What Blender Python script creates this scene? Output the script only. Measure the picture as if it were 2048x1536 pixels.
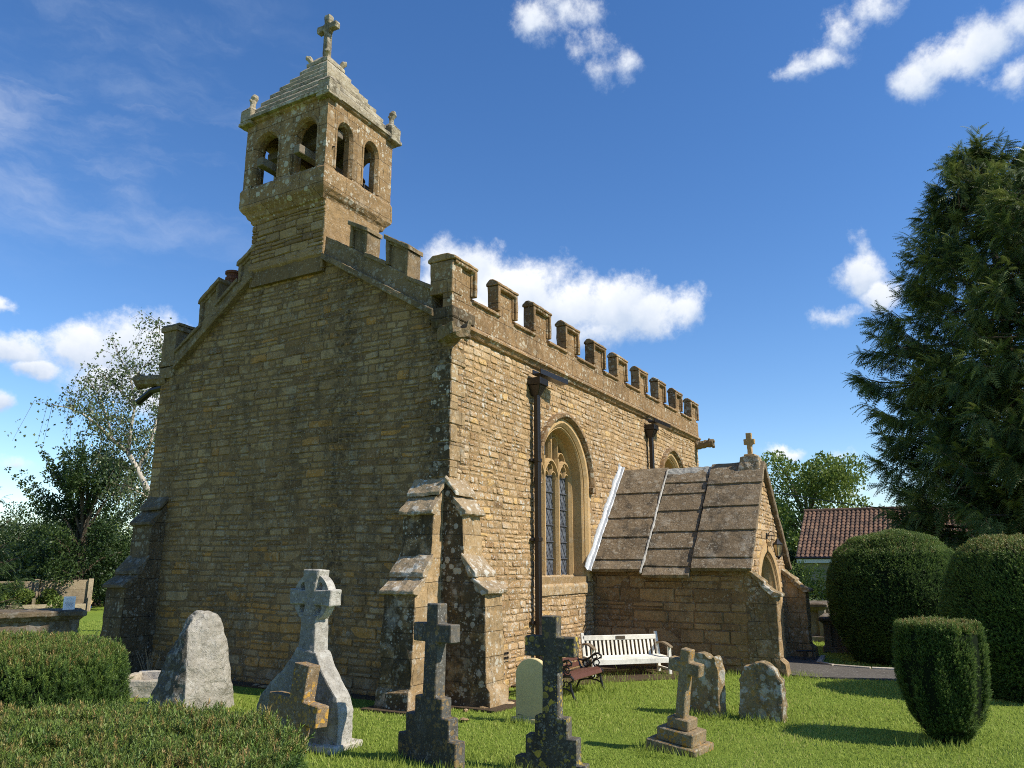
import bpy, bmesh, math, random
import numpy as np
from mathutils import Vector, Matrix, noise as mnoise

rng = np.random.default_rng(7)
random.seed(7)
R = math.radians
SC = bpy.context.scene
COL = SC.collection
for o in list(bpy.data.objects):
    bpy.data.objects.remove(o)

# ------------------------------------------------------------------ camera, sky, sun, exposure
CAM_F, CAM_PIT, CAM_YAW = 1540.0, 0.23013, 0.51597
CAM_P = np.array([-10.2816, -7.0014, 2.0502])
SUN_AZ = (0.14, -0.99)          # horizontal direction towards the sun
SUN_EL = R(43)
cd = bpy.data.cameras.new('camera')
cam = bpy.data.objects.new('camera', cd)
COL.objects.link(cam)
cam.location = CAM_P
cam.rotation_euler = (math.pi / 2 + CAM_PIT, 0, CAM_YAW - math.pi / 2)
cd.sensor_fit = 'HORIZONTAL'
cd.sensor_width = 36
cd.lens = CAM_F / 2048 * 36
cd.clip_start = 0.05
cd.clip_end = 3000
SC.camera = cam
SC.render.resolution_x = 1024
SC.render.resolution_y = 768
SC.view_settings.view_transform = 'Standard'
SC.view_settings.look = 'None'
SC.view_settings.exposure = 0.35
SC.view_settings.gamma = 1
SC.cycles.use_denoising = False
SC.cycles.filter_width = 1.0
SC.cycles.max_bounces = 8
SC.cycles.diffuse_bounces = 4
SC.cycles.transparent_max_bounces = 8

sd = bpy.data.lights.new('sun', 'SUN')
sd.energy = 5.0
sd.angle = R(0.5)
sd.color = (1.0, 0.93, 0.80)
sun = bpy.data.objects.new('sun', sd)
COL.objects.link(sun)
_h = np.array(SUN_AZ) / np.linalg.norm(SUN_AZ)
SUN_DIR = Vector((_h[0] * math.cos(SUN_EL), _h[1] * math.cos(SUN_EL), math.sin(SUN_EL)))
sun.rotation_euler = SUN_DIR.to_track_quat('Z', 'Y').to_euler()
sun.location = (0, -20, 30)

_fw = np.array([math.cos(CAM_YAW) * math.cos(CAM_PIT), math.sin(CAM_YAW) * math.cos(CAM_PIT), math.sin(CAM_PIT)])
_rt = np.array([math.sin(CAM_YAW), -math.cos(CAM_YAW), 0.0])
_up = np.cross(_rt, _fw)


def ray(px, py):
    return _fw + (px - 1024) / CAM_F * _rt - (py - 768) / CAM_F * _up


def at(px, py, dist):
    """surveyed point: bearing and elevation of the photograph, at a real horizontal distance"""
    d = ray(px, py)
    return Vector(CAM_P + d * (dist / math.hypot(d[0], d[1])))


def gp(px, py, z=0.0):
    d = ray(px, py)
    return Vector(CAM_P + d * ((z - CAM_P[2]) / d[2]))


def azel(px, py):
    d = ray(px, py)
    d = d / np.linalg.norm(d)
    return math.atan2(d[1], d[0]), math.asin(d[2])


# ------------------------------------------------------------------ node helpers
class NT:
    def __init__(self, tree):
        self.t = tree
        self.n = tree.nodes
        self.l = tree.links

    def node(self, kind, ins=None, **props):
        nd = self.n.new(kind)
        for k, v in props.items():
            setattr(nd, k, v)
        for k, v in (ins or {}).items():
            s = nd.inputs[k]
            if isinstance(v, bpy.types.NodeSocket):
                self.l.new(v, s)
            else:
                s.default_value = v
        return nd

    def math(self, op, a, b=0.0, c=0.0, clamp=False):
        return self.node('ShaderNodeMath', {0: a, 1: b, 2: c}, operation=op, use_clamp=clamp).outputs[0]

    def vmath(self, op, a, b=(0, 0, 0), c=(0, 0, 0)):
        nd = self.node('ShaderNodeVectorMath', {0: a, 1: b}, operation=op)
        if op == 'MULTIPLY_ADD':
            if isinstance(c, bpy.types.NodeSocket):
                self.l.new(c, nd.inputs[2])
            else:
                nd.inputs[2].default_value = c
        return nd.outputs['Value'] if op in ('LENGTH', 'DOT_PRODUCT', 'DISTANCE') else nd.outputs[0]

    def noise(self, vec, scale, detail=4.0, rough=0.55, color=False, dist=0.0):
        nd = self.node('ShaderNodeTexNoise', {'Vector': vec, 'Scale': scale, 'Detail': detail, 'Roughness': rough, 'Distortion': dist})
        return nd.outputs['Color' if color else 'Fac']

    def mix(self, fac, a, b, blend='MIX'):
        nd = self.node('ShaderNodeMix', data_type='RGBA', blend_type=blend)
        for s, v in ((nd.inputs[0], fac), (nd.inputs[6], a), (nd.inputs[7], b)):
            if isinstance(v, bpy.types.NodeSocket):
                self.l.new(v, s)
            else:
                s.default_value = v if not isinstance(v, tuple) or len(v) == 4 else (*v, 1)
        return nd.outputs[2]

    def ramp(self, fac, stops, interp='LINEAR'):
        nd = self.node('ShaderNodeValToRGB', {'Fac': fac})
        cr = nd.color_ramp
        cr.interpolation = interp
        while len(cr.elements) < len(stops):
            cr.elements.new(0.5)
        for e, (p, c) in zip(cr.elements, stops):
            e.position = p
            e.color = (*c, 1) if len(c) == 3 else c
        return nd.outputs['Color']

    def step(self, v, lo, hi):
        return self.node('ShaderNodeMapRange', {0: v, 1: lo, 2: hi, 3: 0.0, 4: 1.0}, interpolation_type='SMOOTHSTEP').outputs[0]


def new_mat(name):
    m = bpy.data.materials.new(name)
    m.use_nodes = True
    m.node_tree.nodes.clear()
    return m, NT(m.node_tree)


def finish(g, color, rough=0.9, bump=None, bump_d=0.01, spec=0.3, metallic=0.0, transl=0.0, bump_s=1.0, shade_node=None):
    p = g.node('ShaderNodeBsdfPrincipled', {'Base Color': color if isinstance(color, bpy.types.NodeSocket) else (*color, 1),
                                            'Roughness': rough, 'Metallic': metallic, 'Specular IOR Level': spec})
    if bump is not None:
        b = g.node('ShaderNodeBump', {'Height': bump, 'Distance': bump_d, 'Strength': bump_s})
        g.l.new(b.outputs[0], p.inputs['Normal'])
    out = p.outputs[0]
    if transl > 0:
        t = g.node('ShaderNodeBsdfTranslucent', {'Color': color if isinstance(color, bpy.types.NodeSocket) else (*color, 1)})
        mx = g.node('ShaderNodeMixShader', {0: transl})
        g.l.new(out, mx.inputs[1])
        g.l.new(t.outputs[0], mx.inputs[2])
        out = mx.outputs[0]
    o = g.node('ShaderNodeOutputMaterial')
    g.l.new(out, o.inputs['Surface'])


# ------------------------------------------------------------------ world: Nishita sky and clouds
W = bpy.data.worlds.new('World')
SC.world = W
W.use_nodes = True
W.node_tree.nodes.clear()
g = NT(W.node_tree)
sky = g.node('ShaderNodeTexSky', sky_type='NISHITA', sun_disc=False, sun_elevation=SUN_EL,
             sun_rotation=math.atan2(SUN_AZ[0], SUN_AZ[1]), altitude=50, air_density=1.0, dust_density=0.0, ozone_density=2.6)
hs = g.node('ShaderNodeHueSaturation', {'Hue': 0.507, 'Saturation': 1.24, 'Value': 1.0, 'Color': sky.outputs[0]})
SKY_S = 0.138
skyc = g.vmath('SCALE', hs.outputs[0])
skyc.node.inputs['Scale'].default_value = SKY_S
tc = g.node('ShaderNodeTexCoord')
dirv = tc.outputs['Generated']
sx = g.node('ShaderNodeSeparateXYZ', {0: dirv})
az = g.math('ARCTAN2', sx.outputs[1], sx.outputs[0])
el = g.math('ARCSINE', sx.outputs[2])
uv0 = g.node('ShaderNodeCombineXYZ', {0: az, 1: el, 2: 0.0}).outputs[0]
wn = g.noise(dirv, 9.0, 6.0, 0.62, color=True)
uv = g.vmath('MULTIPLY_ADD', wn, (0.075, 0.065, 0.0), uv0)
uv = g.vmath('ADD', uv, (-0.0375, -0.0325, 0.0))
# cumulus puffs: bearing/elevation of each puff (centre, half widths in radians, density)
PUFFS = [(930, 560, 95, 62, 1.0), (870, 600, 60, 60, 1.0), (1030, 588, 105, 62, 1.0), (1130, 612, 85, 62, 1.0), (1235, 618, 72, 66, 1.0),
         (1300, 632, 60, 48, .95), (1365, 618, 46, 34, .8), (1010, 640, 150, 60, .95), (1200, 665, 120, 30, .6),
         (175, 690, 70, 42, .9), (250, 690, 85, 55, 1.0), (320, 700, 70, 65, 1.0), (230, 745, 90, 45, .8), (300, 790, 60, 50, .6),
         (30, 690, 70, 26, .85), (75, 722, 48, 22, .75), (5, 612, 26, 22, .8), (10, 796, 36, 24, .8),
         (1690, 60, 34, 42, .75), (1655, 110, 60, 34, .85), (1610, 125, 40, 18, .55), (1745, 10, 60, 30, .55),
         (1900, 105, 75, 48, .95), (1975, 70, 75, 60, .95), (2045, 40, 60, 60, .85), (2030, 170, 50, 34, .8), (1850, 140, 45, 40, .7),
         (1050, 35, 60, 38, .62), (1120, 15, 60, 28, .45), (1195, 85, 45, 26, .5), (1195, 130, 32, 32, .42), (1262, 125, 20, 34, .42),
         (1725, 545, 50, 40, .85), (1760, 590, 40, 40, .9), (1665, 640, 40, 22, .6), (1725, 500, 22, 40, .45),
         (1570, 905, 34, 11, .6), (1690, 905, 24, 10, .35), (245, 935, 40, 26, .45), (40, 925, 60, 12, .3), (1690, 985, 90, 14, .4)]
dens = None
shade = None
for (px, py, rx, ry, a) in PUFFS:
    a = a * (.78 if py < 200 else 1.0)
    a0, e0 = azel(px, py)
    a1, _ = azel(px + rx, py)
    _, e1 = azel(px, py - ry)
    ra, re = max(abs(a1 - a0), 1e-3) * 1.42, max(abs(e1 - e0), 1e-3) * 1.42
    v = g.vmath('MULTIPLY_ADD', uv, (1 / ra, 1 / re, 0), (-a0 / ra, -e0 / re, 0))
    d = g.math('MULTIPLY_ADD', g.vmath('LENGTH', v), -a, a)
    vy = g.node('ShaderNodeSeparateXYZ', {0: v}).outputs[1]
    if dens is None:
        dens, shade = d, vy  # first puff
    else:
        wgt = g.math('MULTIPLY_ADD', g.math('SUBTRACT', d, dens), 5.0, 0.5, clamp=True)
        shade = g.math('MULTIPLY_ADD', g.math('SUBTRACT', vy, shade), wgt, shade)
        dens = g.math('SMOOTH_MAX', dens, d, 0.12)
fb = g.noise(dirv, 17.0, 11.0, 0.66)
dens2 = g.math('MULTIPLY_ADD', g.math('SUBTRACT', fb, 0.5), 1.45, dens)
cov = g.step(dens2, 0.0, 0.58)
wisp = g.noise(g.vmath('MULTIPLY', uv, (3.0, 9.0, 1.0)), 1.6, 6.0, 0.6)
_wa, _we = azel(180, 160)
wv = g.vmath('MULTIPLY_ADD', uv, (1 / .42, 1 / .26, 0), (-_wa / .42, -_we / .26, 0))
wm = g.math('MULTIPLY', g.step(wisp, 0.42, 0.85), g.step(g.math('SUBTRACT', 1.0, g.vmath('LENGTH', wv)), 0.0, .7))
cov = g.math('MAXIMUM', cov, g.math('MULTIPLY', wm, 0.34))
bl = g.noise(dirv, 13.0, 5.0, 0.55)
ccol = g.ramp(g.math('MULTIPLY_ADD', bl, 0.75, g.math('MULTIPLY_ADD', g.math('MAXIMUM', g.math('MINIMUM', shade, .9), -.9), .32, .16)), [(0.28, (.44, .53, .68)), (0.52, (.66, .71, .79)), (0.80, (.87, .88, .895))])
allc = g.mix(cov, skyc, ccol)
bg = g.node('ShaderNodeBackground', {'Color': allc, 'Strength': 1.0})
wo = g.node('ShaderNodeOutputWorld')
g.l.new(bg.outputs[0], wo.inputs[0])


# ------------------------------------------------------------------ materials
def geo_pos(g):
    return g.node('ShaderNodeNewGeometry').outputs['Position']


def attr(g, name):
    return g.node('ShaderNodeAttribute', attribute_name=name).outputs['Fac']


def spots(g, pos, scale, rmax, soft=0.06, off=(0, 0, 0), seed_noise=14.0, warp=0.05):
    wv = g.vmath('ADD', g.vmath('MULTIPLY_ADD', g.noise(pos, seed_noise, 3, .6, color=True), (warp, warp, warp), pos), off)
    v = g.node('ShaderNodeTexVoronoi', {'Vector': wv, 'Scale': scale}, feature='F1')
    c = g.node('ShaderNodeSeparateColor', {0: v.outputs['Color']})
    rad = g.math('MULTIPLY', g.math('POWER', c.outputs[0], 1.8), rmax)
    return g.math('MULTIPLY', g.math('SUBTRACT', rad, v.outputs['Distance']), 1 / soft, clamp=True)


def stone_mat(name, stops, white=0.5, wscale=9.0, orange=0.0, black=0.3, joints=None, bump=0.012, white_col=(.60, .57, .50),
              patch=0.0, green=0.0, grain=0.35, strata=0.0, orange_col=(.46, .23, .035), speck=.45, stain_shade=0.0, streaks=()):
    m, g = new_mat(name)
    pos = geo_pos(g)
    tone = attr(g, 'tone')
    base = g.ramp(tone, stops)
    n1 = g.noise(pos, 1.1, 5, .6)
    n2 = g.noise(pos, 11.0, 7, .68)
    n3 = g.noise(pos, 60.0, 4, .7)
    val = g.math('ADD', g.math('MULTIPLY_ADD', n1, .75, .28), g.math('MULTIPLY_ADD', n2, grain * 2, .35 - grain))
    val = g.math('MULTIPLY_ADD', g.math('SUBTRACT', n3, .5), .5, val)
    col = g.mix(1.0, base, g.node('ShaderNodeCombineXYZ', {0: val, 1: val, 2: val}).outputs[0], 'MULTIPLY')
    h = g.math('MULTIPLY_ADD', n2, 1.0, g.math('MULTIPLY', n3, .5))
    if strata:
        st = g.noise(g.vmath('MULTIPLY', pos, (2.0, 2.0, 26.0)), 1.4, 5, .65)
        col = g.mix(g.math('MULTIPLY', g.step(st, .45, .8), strata), col, (0.10, .06, .03))
        h = g.math('MULTIPLY_ADD', st, strata * 1.2, h)
    if joints:
        jw, jh = joints
        sp = g.node('ShaderNodeSeparateXYZ', {0: g.vmath('MULTIPLY_ADD', g.noise(pos, 3.0, 3, .5, color=True), (.03, .03, .03), pos)})
        jv = g.node('ShaderNodeCombineXYZ', {0: g.math('ADD', sp.outputs[0], sp.outputs[1]), 1: sp.outputs[2], 2: 0.0}).outputs[0]
        br = g.node('ShaderNodeTexBrick', {'Vector': jv, 'Scale': 1.0, 'Mortar Size': .008, 'Mortar Smooth': .6, 'Brick Width': jw, 'Row Height': jh,
                                           'Color1': (.82, .82, .82, 1), 'Color2': (1.12, 1.12, 1.12, 1), 'Mortar': (.48, .48, .48, 1)})
        br.offset_frequency = 2
        col = g.mix(1.0, col, br.outputs['Color'], 'MULTIPLY')
        h = g.math('MULTIPLY_ADD', br.outputs['Fac'], -.9, h)
    if black > 0:
        nb = g.noise(g.vmath('MULTIPLY', pos, (2.2, 2.2, .55)), 1.0, 6, .65)
        nb2 = g.noise(pos, 6.0, 6, .7)
        bm_ = g.math('MULTIPLY', g.step(g.math('MULTIPLY_ADD', nb2, .5, g.math('MULTIPLY', nb, .7)), .58, .74), black)
        col = g.mix(bm_, col, (.045, .038, .028))
    if green > 0:
        ng = g.noise(pos, 2.4, 5, .6)
        col = g.mix(g.math('MULTIPLY', g.step(ng, .52, .7), green), col, (.085, .085, .03))
    if speck > 0:
        sp_ = g.noise(pos, 30.0, 3, .65)
        sg_ = g.step(g.noise(pos, 4.5, 3, .6), .35, .65)
        col = g.mix(g.math('MULTIPLY', g.step(sp_, .585, .66), g.math('MULTIPLY', sg_, speck)), col, white_col)
        col = g.mix(g.math('MULTIPLY', g.step(sp_, .43, .35), speck * .8), col, (.05, .036, .02))
    if stain_shade > 0:  # dark stain plus painted shade on west faces, turned from the sun
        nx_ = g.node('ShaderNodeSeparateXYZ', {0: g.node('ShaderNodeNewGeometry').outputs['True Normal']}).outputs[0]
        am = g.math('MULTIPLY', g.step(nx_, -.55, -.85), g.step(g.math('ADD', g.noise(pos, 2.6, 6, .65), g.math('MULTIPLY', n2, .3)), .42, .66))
        col = g.mix(g.math('MULTIPLY', am, stain_shade), col, (.030, .024, .015))
    for (yc, wd, ztop, zbot, amt) in streaks:
        sp3 = g.node('ShaderNodeSeparateXYZ', {0: g.vmath('MULTIPLY_ADD', g.noise(g.vmath('MULTIPLY', pos, (1, 2.2, .8)), 1.3, 5, .65, color=True), (0, .7, .5), pos)})
        dy = g.math('ABSOLUTE', g.math('SUBTRACT', sp3.outputs[1], yc + .35))
        f1 = g.step(dy, wd, wd * .15)
        f2 = g.math('MULTIPLY', g.step(sp3.outputs[2], zbot, zbot + .8), g.step(sp3.outputs[2], ztop + .5, ztop))
        f3 = g.step(g.noise(g.vmath('MULTIPLY', pos, (1, 6, 5)), 1.6, 5, .7), .36, .62)
        col = g.mix(g.math('MULTIPLY', g.math('MULTIPLY', f1, f2), g.math('MULTIPLY', f3, amt)), col, (.055, .04, .024))
    if patch > 0:
        npz = g.noise(pos, 3.2, 8, .72)
        col = g.mix(g.math('MULTIPLY', g.step(npz, .54, .62), patch), col, white_col)
    if white > 0:
        gate = g.step(g.noise(pos, 1.7, 4, .6), .36, .62)
        w1 = spots(g, pos, wscale, .55)
        w2 = spots(g, pos, wscale * 2.4, .52, off=(3.1, 1.7, .3))
        wa = g.math('MULTIPLY', g.math('MAXIMUM', w1, w2), g.math('MULTIPLY_ADD', gate, .85, .15))
        wc = g.mix(n2, (white_col[0] * .55, white_col[1] * .55, white_col[2] * .52), white_col)
        col = g.mix(g.math('MULTIPLY', wa, white), col, wc)
        h = g.math('MULTIPLY_ADD', wa, .25, h)
    if orange > 0:
        gate = g.step(g.noise(g.vmath('ADD', pos, (5, 2, 9)), 2.2, 4, .6), .42, .62)
        o1 = spots(g, pos, 16.0, .62, off=(7.7, 2.2, 4.4))
        o2 = spots(g, pos, 34.0, .6, off=(1.7, 9.2, 2.4))
        oa = g.math('MULTIPLY', g.math('MAXIMUM', o1, o2), g.math('MULTIPLY_ADD', gate, .8, .2))
        col = g.mix(g.math('MULTIPLY', oa, orange), col, orange_col)
    finish(g, col, .92, h, bump, .2)
    return m


def plain_mat(name, col, rough=.6, metallic=0.0, var=.15, scale=8.0, spec=.4, bump=.002):
    m, g = new_mat(name)
    pos = geo_pos(g)
    n = g.noise(pos, scale, 5, .6)
    n2 = g.noise(pos, scale * 7, 4, .6)
    f = g.math('ADD', g.math('MULTIPLY_ADD', n, var * 2, 1 - var), g.math('MULTIPLY_ADD', n2, var, -var / 2))
    c = g.mix(1.0, (*col, 1), g.node('ShaderNodeCombineXYZ', {0: f, 1: f, 2: f}).outputs[0], 'MULTIPLY')
    finish(g, c, rough, n2, bump, spec, metallic)
    return m


def leaf_mat(name, stops, rough=.5, transl=.22, spec=.35, nscale=.8, nv=.5):
    m, g = new_mat(name)
    tone = attr(g, 'tone')
    pos = geo_pos(g)
    n = g.noise(pos, nscale, 3, .6)
    c = g.ramp(g.math('ADD', tone, g.math('MULTIPLY', g.math('SUBTRACT', n, .5), nv)), stops)
    finish(g, c, rough, None, 0, spec, 0, transl)
    return m


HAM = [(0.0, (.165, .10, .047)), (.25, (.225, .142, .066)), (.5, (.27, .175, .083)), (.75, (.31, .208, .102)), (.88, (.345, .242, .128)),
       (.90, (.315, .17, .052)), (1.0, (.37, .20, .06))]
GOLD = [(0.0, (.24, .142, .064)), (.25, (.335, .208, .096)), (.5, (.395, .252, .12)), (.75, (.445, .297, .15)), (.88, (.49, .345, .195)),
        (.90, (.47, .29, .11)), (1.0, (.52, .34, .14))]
BROWN = [(0.0, (.14, .082, .038)), (.5, (.25, .155, .074)), (1.0, (.34, .222, .108))]
M = {}
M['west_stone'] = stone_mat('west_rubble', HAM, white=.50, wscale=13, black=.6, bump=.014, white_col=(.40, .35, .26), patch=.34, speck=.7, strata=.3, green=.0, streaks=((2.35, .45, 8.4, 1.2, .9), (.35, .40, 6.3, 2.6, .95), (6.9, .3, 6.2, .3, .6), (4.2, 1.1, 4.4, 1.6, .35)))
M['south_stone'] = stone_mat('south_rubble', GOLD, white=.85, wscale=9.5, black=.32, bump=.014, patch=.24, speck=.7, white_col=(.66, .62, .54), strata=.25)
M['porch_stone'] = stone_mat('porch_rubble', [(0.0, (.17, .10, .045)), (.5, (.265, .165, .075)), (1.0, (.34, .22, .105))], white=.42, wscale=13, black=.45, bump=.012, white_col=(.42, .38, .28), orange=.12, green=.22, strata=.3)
M['mortar'] = stone_mat('lime_mortar', [(0, (.165, .108, .052)), (1, (.165, .108, .052))], white=.2, black=.3, bump=.01)
M['mortar_porch'] = stone_mat('dark_lime_mortar', [(0, (.16, .10, .047)), (1, (.16, .10, .047))], white=.3, black=.4, bump=.012, speck=.6)
M['mortar_south'] = stone_mat('lime_mortar_warm', [(0, (.25, .163, .075)), (1, (.25, .163, .075))], white=.3, black=.2, bump=.01)
M['parapet'] = stone_mat('parapet_ashlar', BROWN, white=.85, wscale=8.5, black=.35, joints=(.85, .34), patch=.12, white_col=(.60, .54, .42), orange=.18)
M['gable_parapet'] = stone_mat('gable_parapet_ashlar', [(0, (.13, .09, .048)), (.5, (.195, .138, .074)), (1, (.26, .19, .105))], white=.5, wscale=10, black=.55, white_col=(.48, .44, .36))
M['buttress'] = stone_mat('buttress_ashlar', [(0, (.21, .14, .07)), (.5, (.33, .225, .115)), (1, (.43, .31, .17))], white=.8, wscale=9, black=.35, joints=(.62, .36), patch=.2, orange=.15, white_col=(.62, .57, .47), stain_shade=.85)
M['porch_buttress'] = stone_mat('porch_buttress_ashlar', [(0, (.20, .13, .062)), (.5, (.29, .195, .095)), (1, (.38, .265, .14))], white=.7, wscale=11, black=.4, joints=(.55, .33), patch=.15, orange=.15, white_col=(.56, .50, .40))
M['porch_buttress_dark'] = stone_mat('porch_buttress_shaded', [(0, (.20, .13, .062)), (.5, (.29, .195, .095)), (1, (.38, .265, .14))], white=.7, wscale=11, black=.4, joints=(.55, .33), patch=.15, orange=.15, white_col=(.56, .50, .40), stain_shade=.4)  # copy of the porch buttress stone, shade painted on its west face
M['buttress_cap'] = stone_mat('lichened_weathering', [(0, (.20, .145, .085)), (.5, (.29, .215, .13)), (1, (.37, .285, .18))], white=.95, wscale=6.5, black=.25, patch=.6, white_col=(.60, .565, .49))
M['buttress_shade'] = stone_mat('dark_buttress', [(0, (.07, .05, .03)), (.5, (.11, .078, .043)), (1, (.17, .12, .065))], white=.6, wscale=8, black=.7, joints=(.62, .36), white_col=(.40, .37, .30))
M['dressed'] = stone_mat('dressed_ham_stone', [(0, (.34, .215, .095)), (.5, (.42, .275, .125)), (1, (.48, .33, .165))], white=.18, wscale=8, black=.1, bump=.004, grain=.15, white_col=(.62, .58, .48))
M['tower'] = stone_mat('turret_ashlar', [(0, (.17, .108, .052)), (.5, (.255, .165, .08)), (1, (.33, .222, .112))], white=.85, wscale=7.5, black=.35, patch=.2, joints=(.7, .42), white_col=(.62, .57, .47), orange=.2)
M['tower_rubble'] = stone_mat('turret_rubble', HAM, white=.2, wscale=9, black=.2, strata=.4, bump=.014)
M['slate'] = stone_mat('pale_stone_slates', [(0, (.19, .155, .10)), (.5, (.28, .235, .16)), (1, (.38, .325, .235))], white=.65, wscale=8, black=.6, patch=.25, speck=.7, white_col=(.60, .56, .47))
M['porch_slab'] = stone_mat('porch_roof_slabs', [(0, (.14, .10, .058)), (.5, (.20, .146, .088)), (1, (.265, .20, .125))], white=.5, wscale=9, black=.75, strata=.15, patch=.22, speck=.6, white_col=(.50, .45, .36), bump=.02)
M['cement'] = stone_mat('grey_cement', [(0, (.30, .29, .25)), (1, (.42, .40, .36))], white=.1, black=.3)
M['lead'] = plain_mat('lead_flashing', (.43, .45, .47), .42, .25, .2, 9)
M['granite'] = stone_mat('pale_granite', [(0, (.27, .25, .21)), (.5, (.36, .335, .285)), (1, (.44, .41, .36))], white=.35, wscale=11, black=.30, patch=.25, white_col=(.66, .65, .60), bump=.015, grain=.4, stain_shade=.4)
M['boulder'] = stone_mat('grey_boulder', [(0, (.22, .20, .16)), (.5, (.32, .295, .245)), (1, (.42, .39, .33))], white=.4, wscale=7, black=.32, patch=.35, white_col=(.64, .61, .55), bump=.03, green=.1, stain_shade=.75)
M['dark_cross'] = stone_mat('blackened_grey_stone', [(0, (.05, .047, .04)), (.5, (.10, .094, .08)), (1, (.16, .15, .13))], white=.25, wscale=22, black=.75, orange=.45, bump=.006, white_col=(.55, .54, .50), orange_col=(.36, .22, .06), stain_shade=.5)
M['spotted_cross'] = stone_mat('yellow_spotted_stone', [(0, (.045, .042, .035)), (.5, (.085, .078, .065)), (1, (.14, .13, .105))], white=.3, wscale=24, black=.8, orange=1.0, stain_shade=.35, bump=.006, white_col=(.55, .54, .48), orange_col=(.40, .29, .05))
M['brown_cross'] = stone_mat('orange_lichened_brown_stone', [(0, (.17, .125, .075)), (.5, (.24, .18, .105)), (1, (.31, .24, .145))], white=.35, wscale=18, black=.45, orange=.95, orange_col=(.42, .22, .04), white_col=(.52, .49, .40))
M['flat_cross'] = stone_mat('rust_lichened_stone', [(0, (.15, .10, .055)), (.5, (.21, .145, .08)), (1, (.28, .20, .12))], white=.25, wscale=18, black=.35, orange=1.0, orange_col=(.48, .27, .05), patch=.1)
M['headstone'] = stone_mat('lichen_blotched_headstone', [(0, (.16, .115, .06)), (.5, (.23, .17, .09)), (1, (.31, .235, .13))], white=.85, wscale=7, black=.5, orange=.4, patch=.6, white_col=(.56, .56, .50), green=.3)
M['pale_stone'] = stone_mat('pale_green_limestone', [(0, (.54, .43, .21)), (.5, (.60, .48, .24)), (1, (.66, .53, .28))], white=.08, black=.08, bump=.002, grain=.06, speck=.03)
M['tomb'] = stone_mat('dark_tomb_stone', [(0, (.10, .08, .055)), (.5, (.16, .125, .085)), (1, (.22, .18, .12))], white=.4, wscale=8, black=.6, patch=.25, white_col=(.36, .35, .33))
M['tomb_top'] = stone_mat('grey_tomb_slab', [(0, (.09, .068, .042)), (1, (.155, .118, .074))], white=.5, wscale=6, black=.5, patch=.3, white_col=(.36, .345, .31))
M['kerbstone'] = stone_mat('white_grave_kerb', [(0, (.42, .37, .29)), (1, (.58, .54, .46))], white=.3, black=.25, orange=.2)
M['iron'] = plain_mat('black_iron', (.014, .012, .012), .38, .0, .2, 20, .5)
M['pipe'] = plain_mat('brown_black_pipe', (.012, .009, .008), .34, .0, .15, 10, .5)
M['white_paint'] = stone_mat('flaking_white_paint', [(0, (.66, .62, .52)), (.5, (.74, .70, .60)), (1, (.78, .75, .66))], white=0, black=.28, bump=.003, grain=.12, speck=.12)
M['brown_slat'] = plain_mat('red_brown_slats', (.105, .043, .028), .36, 0, .15, 14, .5)
M['grey_wood'] = stone_mat('weathered_timber', [(0, (.17, .13, .085)), (.5, (.30, .235, .15)), (1, (.42, .34, .23))], white=.1, black=.25, strata=.3)
M['beam'] = stone_mat('old_oak_beam', [(0, (.10, .082, .06)), (1, (.24, .20, .15))], white=.0, black=.3, strata=.4)
M['terracotta'] = stone_mat('dark_terracotta', [(0, (.13, .05, .033)), (1, (.20, .075, .045))], white=.2, black=.5)
M['bronze'] = plain_mat('bell_bronze', (.13, .07, .045), .45, .6, .2, 12)
M['door'] = plain_mat('dark_oak_door', (.05, .032, .02), .6, 0, .3, 12)
M['lamp_glass'] = plain_mat('amber_lamp_glass', (.55, .40, .20), .12, 0, .08, 8, .5)
M['asphalt'] = stone_mat('worn_asphalt', [(0, (.085, .078, .068)), (1, (.12, .108, .094))], white=.15, wscale=40, black=.2, bump=.006)
M['soil'] = plain_mat('bare_soil', (.085, .06, .038), .95, 0, .4, 9, .1, .02)
M['bark'] = stone_mat('brown_bark', [(0, (.06, .045, .03)), (1, (.12, .09, .06))], white=.2, black=.4, bump=.02)
M['birch_bark'] = stone_mat('white_birch_bark', [(0, (.36, .32, .26)), (1, (.52, .48, .41))], white=0, black=.45, bump=.006)
M['paper'] = plain_mat('laminated_paper', (.86, .84, .79), .3, 0, .03, 4, .5)
M['ink'] = plain_mat('grey_ink', (.16, .16, .20), .6)
M['brass'] = plain_mat('dull_brass', (.10, .075, .05), .5, .4)
M['tarp'] = plain_mat('blue_tarp', (.02, .13, .62), .4, 0, .25, 6)
M['log_end'] = plain_mat('cut_log', (.46, .34, .19), .8, 0, .25, 10)
M['render_wall'] = plain_mat('grey_beige_render', (.30, .27, .215), .9, 0, .08, 2)
M['white_trim'] = plain_mat('white_trim', (.76, .76, .74), .5, 0, .04, 2)
M['lead_came'] = plain_mat('lead_cames', (.10, .105, .12), .5, .3, .2, 20)


def glass_mat():
    m, g = new_mat('old_leaded_glass')
    pos = geo_pos(g)
    n = g.noise(pos, 14.0, 2, .5)
    c = g.ramp(n, [(.3, (.03, .035, .045)), (.7, (.16, .18, .21))])
    finish(g, c, .08, g.noise(pos, 20, 2, .5), .006, .9)
    return m


M['glass'] = glass_mat()


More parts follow.
